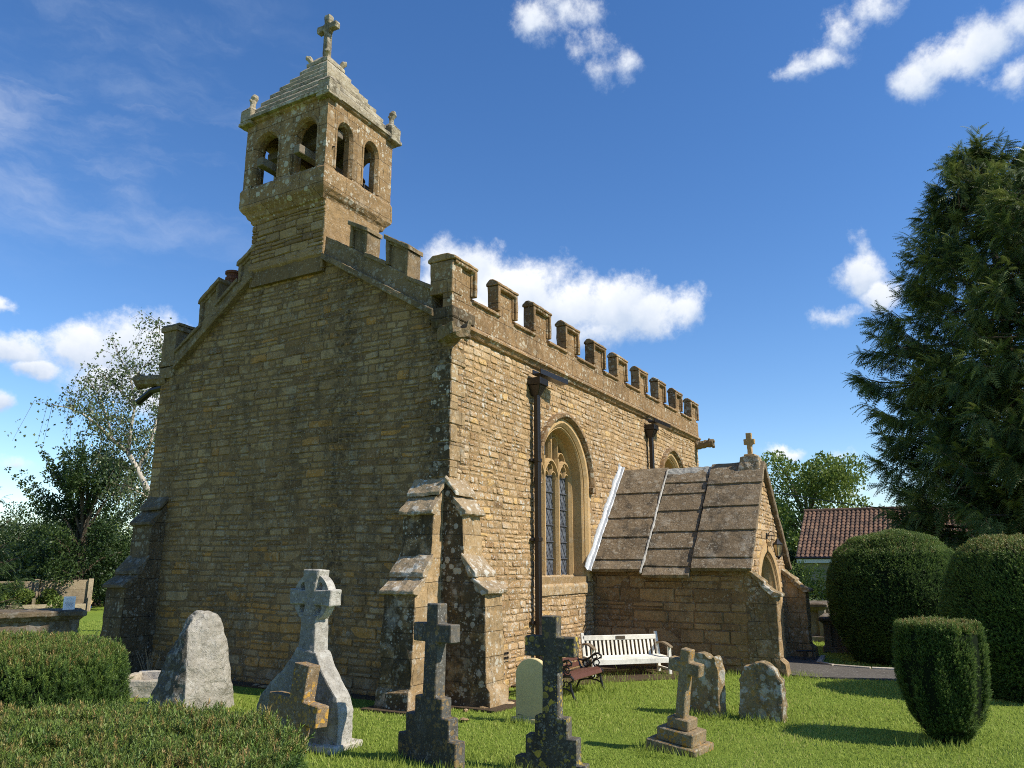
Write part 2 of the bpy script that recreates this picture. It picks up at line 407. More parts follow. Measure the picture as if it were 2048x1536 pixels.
def tile_mat():
    m, g = new_mat('clay_pantiles')
    pos = geo_pos(g)
    tone = attr(g, 'tone')
    n = g.noise(pos, 1.2, 5, .65)
    n2 = g.noise(pos, 9, 5, .65)
    f = g.math('ADD', g.math('MULTIPLY', tone, .55), g.math('MULTIPLY', n, .55))
    c = g.ramp(f, [(.2, (.07, .046, .034)), (.5, (.12, .075, .052)), (.75, (.165, .095, .062)), (.95, (.21, .15, .10))])
    c = g.mix(g.math('MULTIPLY', g.step(n2, .58, .72), .3), c, (.36, .31, .22))
    finish(g, c, .85, n2, .01, .2)
    return m


M['tiles'] = tile_mat()


def ground_mat():
    m, g = new_mat('mown_turf')
    pos = geo_pos(g)
    n1 = g.noise(pos, .35, 4, .6)
    n2 = g.noise(pos, 4.0, 6, .65)
    n3 = g.noise(pos, 45.0, 5, .7)
    f = g.math('ADD', g.math('MULTIPLY', n1, .35), g.math('MULTIPLY_ADD', n2, .3, g.math('MULTIPLY', n3, .35)))
    c = g.ramp(f, [(.3, (.12, .175, .022)), (.5, (.175, .245, .034)), (.68, (.23, .30, .05))])
    finish(g, c, .9, n3, .03, .1)
    return m


M['turf'] = ground_mat()
M['blade'] = leaf_mat('grass_blades', [(0, (.20, .265, .045)), (.45, (.335, .41, .08)), (.85, (.40, .46, .11)), (1, (.48, .44, .16))], .6, .45, .15, .7, .35)
M['yew'] = leaf_mat('yew_needles', [(0, (.024, .054, .013)), (.4, (.075, .130, .026)), (.7, (.155, .22, .04)), (.88, (.15, .185, .04)), (1, (.30, .22, .07))], .48, .18, .25, 2.0, .25)
M['yew_tip'] = leaf_mat('yew_tips', [(0, (.08, .13, .025)), (.5, (.18, .20, .045)), (.8, (.30, .23, .07)), (1, (.42, .28, .11))], .5, .25, .3, 2.0, .25)
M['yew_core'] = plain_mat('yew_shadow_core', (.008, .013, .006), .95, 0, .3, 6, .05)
M['cedar'] = leaf_mat('cedar_sprays', [(0, (.03, .056, .018)), (.4, (.068, .112, .032)), (.7, (.155, .19, .05)), (1, (.28, .31, .10))], .5, .18, .3, .45, .35)
M['dark_leaf'] = leaf_mat('dark_hedge_leaves', [(0, (.014, .030, .010)), (.5, (.030, .058, .015)), (1, (.075, .11, .026))], .5, .2, .3, .3, .4)
M['mid_leaf'] = leaf_mat('mid_green_leaves', [(0, (.07, .11, .022)), (.5, (.14, .20, .04)), (1, (.23, .28, .07))], .5, .3, .3, .3, .4)
M['lime_leaf'] = leaf_mat('light_green_leaves', [(0, (.07, .11, .02)), (.5, (.14, .20, .04)), (1, (.25, .30, .08))], .5, .35, .3, .6, .3)
M['birch_leaf'] = leaf_mat('birch_leaves', [(0, (.05, .08, .028)), (.5, (.105, .145, .055)), (1, (.22, .26, .12))], .35, .3, .5, .4, .4)
M['dry'] = plain_mat('dry_stalks', (.34, .24, .14), .8)


# ------------------------------------------------------------------ mesh helpers
def prop(o, label=None, cat=None, group=None, kind=None):
    if label:
        o['label'] = label
    if cat:
        o['category'] = cat
    if group:
        o['group'] = group
    if kind:
        o['kind'] = kind
    return o


def empty(name, loc=(0, 0, 0), rz=0.0):
    o = bpy.data.objects.new(name, None)
    o.location = loc
    o.rotation_euler = (0, 0, rz)
    o.empty_display_size = .2
    COL.objects.link(o)
    return o


def link(name, me, parent=None):
    o = bpy.data.objects.new(name, me)
    COL.objects.link(o)
    if parent is not None:
        o.parent = parent
    return o


def np_mesh(name, verts, faces, mats, parent=None, tone=None, midx=None, smooth=False):
    """verts (n,3), faces (m,k) arrays -> object; tone per vertex"""
    verts = np.asarray(verts, dtype=np.float32)
    faces = np.asarray(faces, dtype=np.int32)
    me = bpy.data.meshes.new(name)
    me.vertices.add(len(verts))
    me.vertices.foreach_set('co', verts.ravel())
    k = faces.shape[1]
    me.loops.add(faces.size)
    me.loops.foreach_set('vertex_index', faces.ravel())
    me.polygons.add(len(faces))
    me.polygons.foreach_set('loop_start', np.arange(0, faces.size, k, dtype=np.int32))
    if midx is not None:
        me.polygons.foreach_set('material_index', np.asarray(midx, dtype=np.int32))
    if smooth:
        me.polygons.foreach_set('use_smooth', np.ones(len(faces), dtype=bool))
    me.update(calc_edges=True)
    for m in mats:
        me.materials.append(m)
    a = me.attributes.new('tone', 'FLOAT', 'POINT')
    t = np.full(len(verts), .5, dtype=np.float32) if tone is None else np.asarray(tone, dtype=np.float32)
    a.data.foreach_set('value', t)
    return link(name, me, parent)


class MB:
    """collects polygons (world or local space) of one mesh"""

    def __init__(self):
        self.v, self.f, self.t, self.m = [], [], [], []

    def add(self, vs, fs, tone=.5, mi=0, mat=None):
        b = len(self.v)
        for p in vs:
            p = Vector(p)
            self.v.append(mat @ p if mat is not None else p)
            self.t.append(tone)
        for f in fs:
            self.f.append([b + i for i in f])
            self.m.append(mi)
        return self

    def box(self, lo, hi, tone=.5, mi=0, mat=None, taper=None):
        x0, y0, z0 = lo
        x1, y1, z1 = hi
        vs = [(x0, y0, z0), (x1, y0, z0), (x1, y1, z0), (x0, y1, z0), (x0, y0, z1), (x1, y0, z1), (x1, y1, z1), (x0, y1, z1)]
        if taper:
            cx, cy = (x0 + x1) / 2, (y0 + y1) / 2
            vs = vs[:4] + [(cx + (x - cx) * taper, cy + (y - cy) * taper, z) for x, y, z in vs[4:]]
        return self.add(vs, [(3, 2, 1, 0), (4, 5, 6, 7), (0, 1, 5, 4), (1, 2, 6, 5), (2, 3, 7, 6), (3, 0, 4, 7)], tone, mi, mat)

    def prism(self, pts, axis, a, b, tone=.5, mi=0, mat=None):
        """2-D outline extruded along axis 'x','y','z' from a to b"""
        def P(u, v, w):
            return {'x': (w, u, v), 'y': (u, w, v), 'z': (u, v, w)}[axis]
        n = len(pts)
        vs = [P(u, v, a) for u, v in pts] + [P(u, v, b) for u, v in pts]
        fs = [tuple(range(n))[::-1], tuple(range(n, 2 * n))] + [(i, (i + 1) % n, n + (i + 1) % n, n + i) for i in range(n)]
        return self.add(vs, fs, tone, mi, mat)

    def tube(self, pts, r, n=8, tone=.5, mi=0, caps=True, mat=None):
        pts = [Vector(p) for p in pts]
        rs = r if isinstance(r, (list, tuple)) else [r] * len(pts)
        vs, fs = [], []
        up = None
        for i, p in enumerate(pts):
            d = (pts[min(i + 1, len(pts) - 1)] - pts[max(i - 1, 0)]).normalized()
            if up is None:
                up = d.orthogonal().normalized()
            up = (up - d * up.dot(d))
            up = up.normalized() if up.length > 1e-6 else d.orthogonal().normalized()
            s = d.cross(up)
            for k in range(n):
                a = 2 * math.pi * k / n
                vs.append(p + (up * math.cos(a) + s * math.sin(a)) * rs[i])
        for i in range(len(pts) - 1):
            for k in range(n):
                k2 = (k + 1) % n
                fs.append((i * n + k, i * n + k2, (i + 1) * n + k2, (i + 1) * n + k))
        if caps:
            fs.append(tuple(range(n))[::-1])
            fs.append(tuple((len(pts) - 1) * n + k for k in range(n)))
        return self.add(vs, fs, tone, mi, mat)

    def lathe(self, prof, n=20, tone=.5, mi=0, c=(0, 0, 0), mat=None):
        vs, fs = [], []
        for r, z in prof:
            for k in range(n):
                a = 2 * math.pi * k / n
                vs.append((c[0] + r * math.cos(a), c[1] + r * math.sin(a), c[2] + z))
        for i in range(len(prof) - 1):
            for k in range(n):
                k2 = (k + 1) % n
                fs.append((i * n + k, i * n + k2, (i + 1) * n + k2, (i + 1) * n + k))
        fs.append(tuple(range(n))[::-1])
        fs.append(tuple((len(prof) - 1) * n + k for k in range(n)))
        return self.add(vs, fs, tone, mi, mat)

    def build(self, name, mats, parent=None, smooth=False, bevel=0.0, erode=None, frame=None):
        """erode = (edge length, amplitude, noise scale): subdivides and wears the surface"""
        if not isinstance(mats, (list, tuple)):
            mats = [mats]
        bm = bmesh.new()
        tl = bm.verts.layers.float.new('tone')
        for p, t in zip(self.v, self.t):
            bm.verts.new(p)[tl] = t
        bm.verts.ensure_lookup_table()
        for f, mi in zip(self.f, self.m):
            try:
                fc = bm.faces.new([bm.verts[i] for i in f])
                fc.material_index = mi
                fc.smooth = smooth
            except ValueError:
                pass
        bmesh.ops.recalc_face_normals(bm, faces=bm.faces)
        if bevel > 0:
            es = [e for e in bm.edges if len(e.link_faces) == 2 and e.calc_face_angle(0) > .5]
            bmesh.ops.bevel(bm, geom=es, offset=bevel, segments=2 if bevel > .012 else 1, affect='EDGES', clamp_overlap=True, profile=.5)
        if erode:
            L, amp, sc = erode
            bmesh.ops.triangulate(bm, faces=bm.faces)
            for _ in range(7):
                es = [e for e in bm.edges if e.calc_length() > L]
                if not es:
                    break
                bmesh.ops.subdivide_edges(bm, edges=es, cuts=1)
                ng = [f for f in bm.faces if len(f.verts) > 3]
                if ng:
                    bmesh.ops.triangulate(bm, faces=ng)
            bm.normal_update()
            nrm = [v.normal.copy() for v in bm.verts]
            for v, nn in zip(bm.verts, nrm):
                p = (frame @ v.co) if frame is not None else v.co
                a = mnoise.fractal(p * sc, .9, 2.1, 4)
                v.co += nn * amp * a
            for f in bm.faces:
                f.smooth = smooth
        me = bpy.data.meshes.new(name)
        bm.to_mesh(me)
        bm.free()
        for m in mats:
            me.materials.append(m)
        o = link(name, me, parent)
        if frame is not None:
            o.matrix_world = frame
        return o


def rots_from(nrm, spin=None, g=rng):
    """(N,3) directions -> (N,3,3) with template z along the direction, random spin"""
    n = nrm / np.linalg.norm(nrm, axis=1, keepdims=True)
    a = np.where(np.abs(n[:, 2:3]) < .9, np.array([[0, 0, 1.]]), np.array([[1., 0, 0]]))
    x = np.cross(a, n)
    x /= np.linalg.norm(x, axis=1, keepdims=True)
    y = np.cross(n, x)
    th = g.uniform(0, 2 * np.pi, len(n)) if spin is None else spin
    c, s = np.cos(th)[:, None], np.sin(th)[:, None]
    x2 = x * c + y * s
    y2 = -x * s + y * c
    return np.stack([x2, y2, n], axis=2)


def scatter(tv, tf, pos, rot, scl, tone, vt=None):
    tv = np.asarray(tv, float)
    tf = np.asarray(tf, int)
    N, m = len(pos), len(tv)
    v = np.einsum('nij,mj->nmi', rot, tv) * np.asarray(scl)[:, None, None] + pos[:, None, :]
    f = tf[None] + (np.arange(N) * m)[:, None, None]
    t = np.repeat(np.asarray(tone)[:, None], m, 1)
    if vt is not None:
        t = t + np.asarray(vt)[None]
    return v.reshape(-1, 3), f.reshape(-1, tf.shape[1]), t.ravel()


def merge(parts):
    vs, fs, ts, ms = [], [], [], []
    b = 0
    for p in parts:
        v, f, t, mi = p
        vs.append(v)
        fs.append(np.asarray(f) + b)
        ts.append(t)
        ms.append(np.full(len(f), mi))
        b += len(v)
    return np.concatenate(vs), np.concatenate(fs), np.concatenate(ts), np.concatenate(ms)


# ------------------------------------------------------------------ coursed rubble walls: every stone a bevelled face
def clip_half(poly, q, n):
    out = []
    k = len(poly)
    for i in range(k):
        a, b = poly[i], poly[(i + 1) % k]
        da = (a[0] - q[0]) * n[0] + (a[1] - q[1]) * n[1]
        db = (b[0] - q[0]) * n[0] + (b[1] - q[1]) * n[1]
        if da >= 0:
            out.append(a)
        if (da >= 0) != (db >= 0):
            t = da / (da - db)
            out.append((a[0] + (b[0] - a[0]) * t, a[1] + (b[1] - a[1]) * t))
    return out


def inside(poly, u, v):
    c = False
    k = len(poly)
    for i in range(k):
        (x1, y1), (x2, y2) = poly[i], poly[(i + 1) % k]
        if (y1 > v) != (y2 > v) and u < (x2 - x1) * (v - y1) / (y2 - y1) + x1:
            c = not c
    return c


def nearest(poly, u, v):
    best = None
    k = len(poly)
    for i in range(k):
        (x1, y1), (x2, y2) = poly[i], poly[(i + 1) % k]
        dx, dy = x2 - x1, y2 - y1
        L2 = dx * dx + dy * dy
        t = max(0, min(1, ((u - x1) * dx + (v - y1) * dy) / L2))
        qx, qy = x1 + dx * t, y1 + dy * t
        d = math.hypot(u - qx, v - qy)
        if best is None or d < best[0]:
            L = math.sqrt(L2)
            best = (d, (qx, qy), (dy / L, -dx / L))   # outward for a counter-clockwise outline
    return best


def rubble(mb, O, U, V, N, u0, u1, v0, v1, hr=(.10, .19), wr=(.16, .52), clips=(), holes=(), tone_fn=None, seed=1, gap=.003, proud=(.001, .013), warp=.03, mi=0):
    g = random.Random(seed)
    O, U, V, N = Vector(O), Vector(U), Vector(V), Vector(N)
    v = v0
    while v < v1:
        h = g.uniform(*hr)
        h = min(h, v1 - v + .02)
        u = u0 - g.uniform(0, .3)
        while u < u1:
            w = g.uniform(*wr) * (1.15 if h > .15 else .95)
            cells = [(u, v, u + w, v + h)]
            if h > .13 and g.random() < .40:
                k = g.uniform(.4, .6)
                cells = [(u, v, u + w, v + h * k), (u, v + h * k, u + w, v + h)]
                if g.random() < .5:
                    um = u + w * g.uniform(.35, .65)
                    cells = [(u, v, um, v + h * k), (um, v, u + w, v + h * k), cells[1]]
            for (a0, b0, a1, b1) in cells:
                cu, cv = (a0 + a1) / 2, (b0 + b1) / 2
                if a1 - gap < u0 or a0 + gap > u1:
                    continue
                j = lambda s=.007: g.uniform(-s, s)
                a0c, a1c, b0c, b1c = max(a0, u0) + (gap if a0 > u0 else 0), min(a1, u1) - (gap if a1 < u1 else 0), b0 + gap, min(b1, v1 + .02) - gap
                if a1c - a0c < .03 or b1c - b0c < .02:
                    continue
                ua, ub = a0c + (a1c - a0c) * .33, a0c + (a1c - a0c) * .67
                r = .012
                poly = [(a0c, b0c + r + abs(j())), (a0c + r + abs(j()), b0c + j(.003)), (ua, b0c + j()), (ub, b0c + j()), (a1c - r - abs(j()), b0c + j(.003)), (a1c, b0c + r + abs(j())),
                        (a1c + (j() if a1 < u1 else 0), cv), (a1c, b1c - r - abs(j())), (a1c - r - abs(j()), b1c + j(.003)), (ub, b1c + j()), (ua, b1c + j()), (a0c + r + abs(j()), b1c + j(.003)), (a0c, b1c - r - abs(j())),
                        (a0c + (j() if a0 > u0 else 0), cv)]
                # wavy courses
                def wrp(p):
                    q = Vector((p[0] * .55, p[1] * .8, seed * 3.7))
                    e = min(1, max(0, min(p[0] - u0, u1 - p[0]) / .3))
                    return (p[0] + e * warp * .8 * mnoise.noise(q + Vector((9, 0, 0))), p[1] + warp * 1.5 * mnoise.noise(q) + warp * .5 * mnoise.noise(q * 3.3))
                poly = [wrp(p) for p in poly]
                for (q, n) in clips:
                    poly = clip_half(poly, q, n)
                    if len(poly) < 3:
                        break
                if len(poly) < 3:
                    continue
                for hpoly in holes:
                    pc = (sum(p[0] for p in poly) / len(poly), sum(p[1] for p in poly) / len(poly))
                    d, q, n = nearest(hpoly, *pc)
                    if inside(hpoly, *pc):
                        if d > .3:
                            poly = []
                            break
                        poly = clip_half(poly, q, n)
                    elif d < .6:
                        poly = clip_half(poly, q, n)
                    if len(poly) < 3:
                        break
                if len(poly) < 3:
                    continue
                c = (sum(p[0] for p in poly) / len(poly), sum(p[1] for p in poly) / len(poly))
                d0 = g.uniform(*proud)
                ta, tb = g.uniform(-.012, .012), g.uniform(-.012, .012)
                tone = tone_fn(g, c[0], c[1]) if tone_fn else min(.88, max(0, g.gauss(.5, .2)))
                n = len(poly)
                ring0, ring1 = [], []
                for (pu, pv) in poly:
                    du, dv = c[0] - pu, c[1] - pv
                    iu = max(-.014, min(.014, du * .5))
                    iv = max(-.014, min(.014, dv * .5))
                    ring0.append(O + U * pu + V * pv - N * .012)
                    dd = d0 - ta * du / .2 - tb * dv / .1 + g.uniform(-.003, .003)
                    ring1.append(O + U * (pu + iu) + V * (pv + iv) + N * dd)
                cen = O + U * c[0] + V * c[1] + N * (d0 + g.uniform(.002, .008))
                vs = ring0 + ring1 + [cen]
                fs = [(i, (i + 1) % n, n + (i + 1) % n, n + i) for i in range(n)] + [(n + i, n + (i + 1) % n, 2 * n) for i in range(n)]
                mb.add(vs, fs, tone, mi)
            u += w
        v += h


def arch_pts(uc, hw, zs, za, n=10, pointed=True):
    """arch curve from left spring to right spring"""
    out = []
    rise = za - zs
    if pointed:
        Rr = (hw * hw + rise * rise) / (2 * hw)
        cx = hw - Rr   # centre for the right-hand arc relative to uc
        a1 = math.atan2(rise, -cx)
        right = [(uc + cx + Rr * math.cos(a1 * i / n), zs + Rr * math.sin(a1 * i / n)) for i in range(n + 1)]
        left = [(2 * uc - u, z) for u, z in right]
        out = left + right[::-1][1:]
    else:
        out = [(uc - hw * math.cos(math.pi * i / (2 * n)), zs + rise * math.sin(math.pi * i / (2 * n))) for i in range(2 * n + 1)]
    return out


def arched_wall(mb, u0, u1, z0, ztop, openings, P, d0, d1, tone=.5, mi=0):
    """solid wall with arched openings. openings: (uc, hw, sill, spring, apex, pointed); P(u,z,d) -> point; ztop(u)"""
    us = {u0, u1}
    arcs = []
    for (uc, hw, zsill, zs, za, ptd) in openings:
        a = arch_pts(uc, hw, zs, za, 8, ptd)
        arcs.append((uc - hw, uc + hw, zsill, a))
        us.update(round(u, 5) for u, _ in a)
    if callable(ztop) and hasattr(ztop, 'knots'):
        us.update(ztop.knots)
    us = sorted(us)
    zt = ztop if callable(ztop) else (lambda u: ztop)

    def za_at(a, u):
        for (x0, y0), (x1, y1) in zip(a[:-1], a[1:]):
            if x0 - 1e-6 <= u <= x1 + 1e-6:
                return y0 + (y1 - y0) * ((u - x0) / (x1 - x0) if x1 > x0 + 1e-9 else 0)
        return a[-1][1]

    def quad(p, q, r, s):
        mb.add([p, q, r, s], [(0, 1, 2, 3)], tone, mi)
    for a, b in zip(us[:-1], us[1:]):
        if b - a < 1e-5:
            continue
        m = (a + b) / 2
        op = next((o for o in arcs if o[0] < m < o[1]), None)
        segs = [(z0, z0, zt(a), zt(b))]
        if op:
            la, lb = za_at(op[3], a), za_at(op[3], b)
            segs = [(la, lb, zt(a), zt(b))]
            if op[2] > z0:
                segs.append((z0, z0, op[2], op[2]))
                quad(P(a, op[2], d0), P(b, op[2], d0), P(b, op[2], d1), P(a, op[2], d1))
            quad(P(a, la, d0), P(b, lb, d0), P(b, lb, d1), P(a, la, d1))
        for (za, zb, ta, tb) in segs:
            for d in (d0, d1):
                quad(P(a, za, d), P(b, zb, d), P(b, tb, d), P(a, ta, d))
        quad(P(a, zt(a), d0), P(b, zt(b), d0), P(b, zt(b), d1), P(a, zt(a), d1))
    for o in arcs:
        for u in (o[0], o[1]):
            zs = za_at(o[3], u)
            quad(P(u, o[2], d0), P(u, zs, d0), P(u, zs, d1), P(u, o[2], d1))
    for u in (u0, u1):
        quad(P(u, z0, d0), P(u, zt(u), d0), P(u, zt(u), d1), P(u, z0, d1))


def sweep2d(mb, pts, sect, P, closed=False, tone=.5, mi=0):
    """sweep a section [(off, depth)] along a 2-D path; P(u,z,d)"""
    n = len(pts)
    rings = []
    for i in range(n):
        a = pts[i - 1] if (i > 0 or closed) else pts[i]
        b = pts[(i + 1) % n] if (i < n - 1 or closed) else pts[i]
        p = pts[i]
        d1 = Vector((p[0] - a[0], p[1] - a[1])) if a != p else Vector((b[0] - p[0], b[1] - p[1]))
        d2 = Vector((b[0] - p[0], b[1] - p[1])) if b != p else d1
        d1.normalize()
        d2.normalize()
        n1, n2 = Vector((-d1[1], d1[0])), Vector((-d2[1], d2[0]))
        mm = (n1 + n2)
        mm = mm / max(mm.length_squared, .35) * 2 if mm.length > 1e-6 else n1
        rings.append([P(p[0] + mm[0] * o, p[1] + mm[1] * o, d) for o, d in sect])
    k = len(sect)
    vs = [p for r in rings for p in r]
    fs = []
    for i in range(n if closed else n - 1):
        i2 = (i + 1) % n
        for j in range(k):
            j2 = (j + 1) % k
            fs.append((i * k + j, i * k + j2, i2 * k + j2, i2 * k + j))
    if not closed:
        fs.append(tuple(range(k))[::-1])
        fs.append(tuple((n - 1) * k + j for j in range(k)))
    mb.add(vs, fs, tone, mi)


# ------------------------------------------------------------------ THE CHURCH
LN, WD, HS = 14.28, 7.5, 6.0
church = empty('stone_church')
prop(church, 'golden stone church with battlements, open bell turret and south porch', 'church')
ER = (.13, .016, 6.0)


def wtone(g, u, v):
    if g.random() < (.55 if v < 1.35 + .25 * math.sin(u * 1.7) else .07):
        return g.uniform(.92, 1.0)
    return min(.86, max(0, g.gauss(.50, .24)))


def stone_tone(g, u, v):
    if g.random() < .05:
        return g.uniform(.92, 1.0)
    return min(.87, max(0, g.gauss(.52, .21)))


# west gable wall
mb = MB()
mb.prism([(0.002, -.3), (7.498, -.3), (7.498, 6.0), (6.93, 6.15), (4.84, 7.73), (3.9, 8.2), (2.88, 7.76), (.39, 6.26), (0.002, 6.0)], 'x', 0.002, .5, .5, 1)
nr, nl = Vector((1.50, -2.49)).normalized(), Vector((-1.58, -2.09)).normalized()
rubble(mb, (0, 0, 0), (0, 1, 0), (0, 0, 1), (-1, 0, 0), 0, 7.5, -.1, 8.1, hr=(.075, .205), wr=(.13, .56),
       gap=.0045, clips=[((.39, 6.26), (1.50 / 2.907, -2.49 / 2.907)), ((6.93, 6.15), (-1.58 / 2.62, -2.09 / 2.62))], tone_fn=wtone, seed=3)
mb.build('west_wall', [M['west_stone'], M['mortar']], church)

# south wall with two pointed windows
W1 = (4.28, 1.12, 1.80, 3.72, 4.96, True)
W2 = (11.45, 1.02, 1.95, 3.95, 5.14, True)
mb = MB()
arched_wall(mb, 0.5, LN, -.3, HS, [W1, W2], lambda u, z, d: (u, d, z), 0.002, .55, .5, 1)
mb.box((.004, .003, -.3), (.499, .5, 5.99), .5, 1)


def open_poly(w, grow=0.0):
    a = arch_pts(w[0], w[1] + grow, w[3], w[4] + grow, 8)
    return [(w[0] - w[1] - grow, w[2] - grow), (w[0] + w[1] + grow, w[2] - grow)] + a[::-1]


rubble(mb, (0, 0, 0), (1, 0, 0), (0, 0, 1), (0, -1, 0), 0, LN, -.1, 6.0, hr=(.085, .165), wr=(.13, .40), holes=[open_poly(W1, .12), open_poly(W2, .12)],
       tone_fn=stone_tone, seed=11)
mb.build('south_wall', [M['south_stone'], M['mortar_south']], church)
MB().box((.5, 6.95, -.3), (LN, 7.495, HS)).build('north_wall', M['west_stone'], church)
MB().prism([(.56, -.3), (6.94, -.3), (6.94, 6.0), (3.75, 7.9), (.56, 6.0)], 'x', 13.75, LN - .004).build('east_wall', M['south_stone'], church)
MB().prism([(.31, 6.02), (3.75, 7.55), (7.2, 6.02), (7.2, 5.9), (3.75, 7.4), (.31, 5.9)], 'x', .51, 13.74).build('nave_roof', M['tomb_top'], church)

# quoins at the south-west corner are dressed blocks, slightly proud
mb = MB()
z = 3.42
k = 0
while z < 5.55:
    h = random.uniform(.24, .34)
    a, b = (.42, .22) if k % 2 else (.20, .38)
    mb.box((-.022, -.024, z + .006), (a, b, z + h - .006), random.uniform(.35, .8))
    z += h
    k += 1
mb.build('corner_quoins', M['buttress'], church, bevel=.012, erode=(.12, .012, 7.0))

# string course
def bar_x(mb, sect, x0, x1, tone=.5, mi=0):
    n = len(sect)
    xs = np.linspace(x0, x1, max(2, int((x1 - x0) / .6)))
    vs = [(x, y, z) for x in xs for y, z in sect]
    fs = [(i * n + j, i * n + (j + 1) % n, (i + 1) * n + (j + 1) % n, (i + 1) * n + j) for i in range(len(xs) - 1) for j in range(n)]
    fs += [tuple(range(n))[::-1], tuple((len(xs) - 1) * n + j for j in range(n))]
    mb.add(vs, fs, tone, mi)


mb = MB()
bar_x(mb, [(-.004, 5.88), (-.05, 5.90), (-.09, 5.96), (-.13, 5.985), (-.13, 6.02), (-.045, 6.09), (.1, 6.09), (.1, 5.88)], .35, LN)
mb.build('string_course', M['parapet'], church, erode=(.14, .012, 7.0))

# south parapet wall
mb = MB()
mb.box((-.07, -.045, 6.085), (LN + .02, .14, 6.54))
mb.build('parapet', M['parapet'], church, erode=(.22, .014, 5.0))
MER = [(-.07, .65), (1.39, 2.14), (2.8, 3.59), (4.29, 5.0), (5.81, 6.53), (7.23, 7.98), (8.79, 9.47), (10.33, 11.03), (11.91, 12.6), (13.48, 14.30)]
for i, (a, b) in enumerate(MER):
    mb = MB()
    zt = 7.13 + random.uniform(-.015, .015)
    tn = random.uniform(.3, .7)
    y0 = -.045 if i else -.05
    mb.box((a + (.075 if i else 0), y0 + .035, 6.542), (b - .075, .12 if i else .24, zt), tn)
    if i:
        mb.box((a, y0 - .05, 6.63), (a + .077, .15, zt), tn)          # moulded sides
        mb.box((a + .074, y0 + .004, 6.63), (a + .115, .1, zt), tn)
    else:
        mb.box((a - .004, y0, 6.544), (a + .3, .42, zt), tn)
    mb.box((b - .077, y0 - .05, 6.63), (b, .15, zt), tn)
    mb.box((b - .115, y0 + .004, 6.63), (b - .074, .1, zt), tn)
    x0, x1 = (a - .03, b + .02)
    prof = [(y0 - .06, zt), (y0 - .06, zt + .05), (.01, zt + .125), (.09, zt + .125), (.17, zt + .05), (.17, zt)]
    if i == 0:
        prof = [(y0 - .06, zt), (y0 - .06, zt + .05), (.04, zt + .12), (.36, zt + .12), (.46, zt + .05), (.46, zt)]
    bar_x(mb, prof, x0, x1, tn + .1)
    bar_x(mb, [(y0 + .006, zt - .07), (y0 - .05, zt - .05), (y0 - .05, zt + .002), (.1, zt + .002), (.1, zt - .05)], a + .04, b - .04, tn)
    mb.build('merlon', M['parapet'], church, bevel=.012, erode=(.14, .014, 6.0))
for i in range(len(MER) - 1):
    a, b = MER[i][1], MER[i + 1][0]
    mb = MB()
    prof = [(-.05, 6.51), (-.095, 6.53), (-.095, 6.57), (-.02, 6.62), (.11, 6.62), (.17, 6.56), (.17, 6.51)]
    bar_x(mb, prof, a - .10, b + .10)
    mb.build('crenel_coping', M['parapet'], church, bevel=.006, erode=(.16, .010, 7.0))

# west gable: raking string, raking parapet and merlons
def rake(name, poly, x0, x1, mat=M['gable_parapet'], t=.5, e=(.16, .016, 5.0), bv=.012):
    return MB().prism(poly, 'x', x0, x1, t).build(name, mat, church, bevel=bv, erode=e)


rake('raking_string', [(.30, 6.14), (2.95, 7.73), (2.95, 7.86), (.30, 6.27)], -.15, .2)
rake('raking_string', [(4.80, 7.69), (6.98, 6.05), (6.98, 6.18), (4.80, 7.83)], -.15, .2)
rake('gable_parapet', [(.38, 6.28), (2.95, 7.84), (2.95, 8.24), (.38, 6.72)], -.05, .3)
rake('gable_parapet', [(4.80, 7.82), (6.98, 6.17), (7.08, 6.2), (7.08, 6.45), (4.80, 8.10)], -.05, .3)
rake('raking_coping', [(.92, 7.02), (.92, 6.93), (.42, 6.66), (.42, 6.75)], -.10, .34)
rake('raking_coping', [(1.90, 7.66), (1.90, 7.57), (1.40, 7.28), (1.40, 7.38)], -.10, .34)
rake('raking_coping', [(6.36, 6.95), (6.36, 6.86), (7.06, 6.42), (7.06, 6.50)], -.10, .34)
rake('raking_coping', [(5.30, 7.79), (5.30, 7.70), (5.86, 7.30), (5.86, 7.39)], -.10, .34)


def gable_merlon(poly, name='merlon'):
    """block with a raised edge all round and a coping on top; poly = (y,z): low-bottom, low-top, high-top, high-bottom"""
    mb = MB()
    (y0, z0), (y1, z1), (y2, z2), (y3, z3) = poly
    s = 1 if y2 > y0 else -1
    e = .075 * s
    sl = (z2 - z1) / (y2 - y1)
    mb.prism([(y0 + e, z0), (y1 + e, z1 + sl * e), (y2 - e, z2 - sl * e), (y3 - e, z3)], 'x', -.02, .26, .5)
    mb.prism([(y0, z0), (y1, z1), (y1 + e * 1.02, z1 + sl * e), (y0 + e * 1.02, z0 + sl * e)], 'x', -.08, .30, .5)
    mb.prism([(y2 - e * 1.02, z3 + .01), (y2 - e * 1.02, z2 - sl * e), (y2, z2), (y2, z3 + .01)], 'x', -.08, .30, .5)
    mb.prism([(y1 - e * .4, z1 - sl * e * .4), (y2 + e * .4, z2 + sl * e * .4), (y2 + e * .4, z2 + .09 + sl * e * .4), (y1 - e * .4, z1 + .09 - sl * e * .4)], 'x', -.12, .33, .75)
    mb.prism([(y1 + e, z1 - .05 + sl * e), (y2 - e, z2 - .05 - sl * e), (y2 - e, z2 + .002), (y1 + e, z1 + .002 + sl * e)], 'x', -.06, .2, .5)
    mb.build(name, M['gable_parapet'], church, bevel=.012, erode=(.15, .014, 6.0))


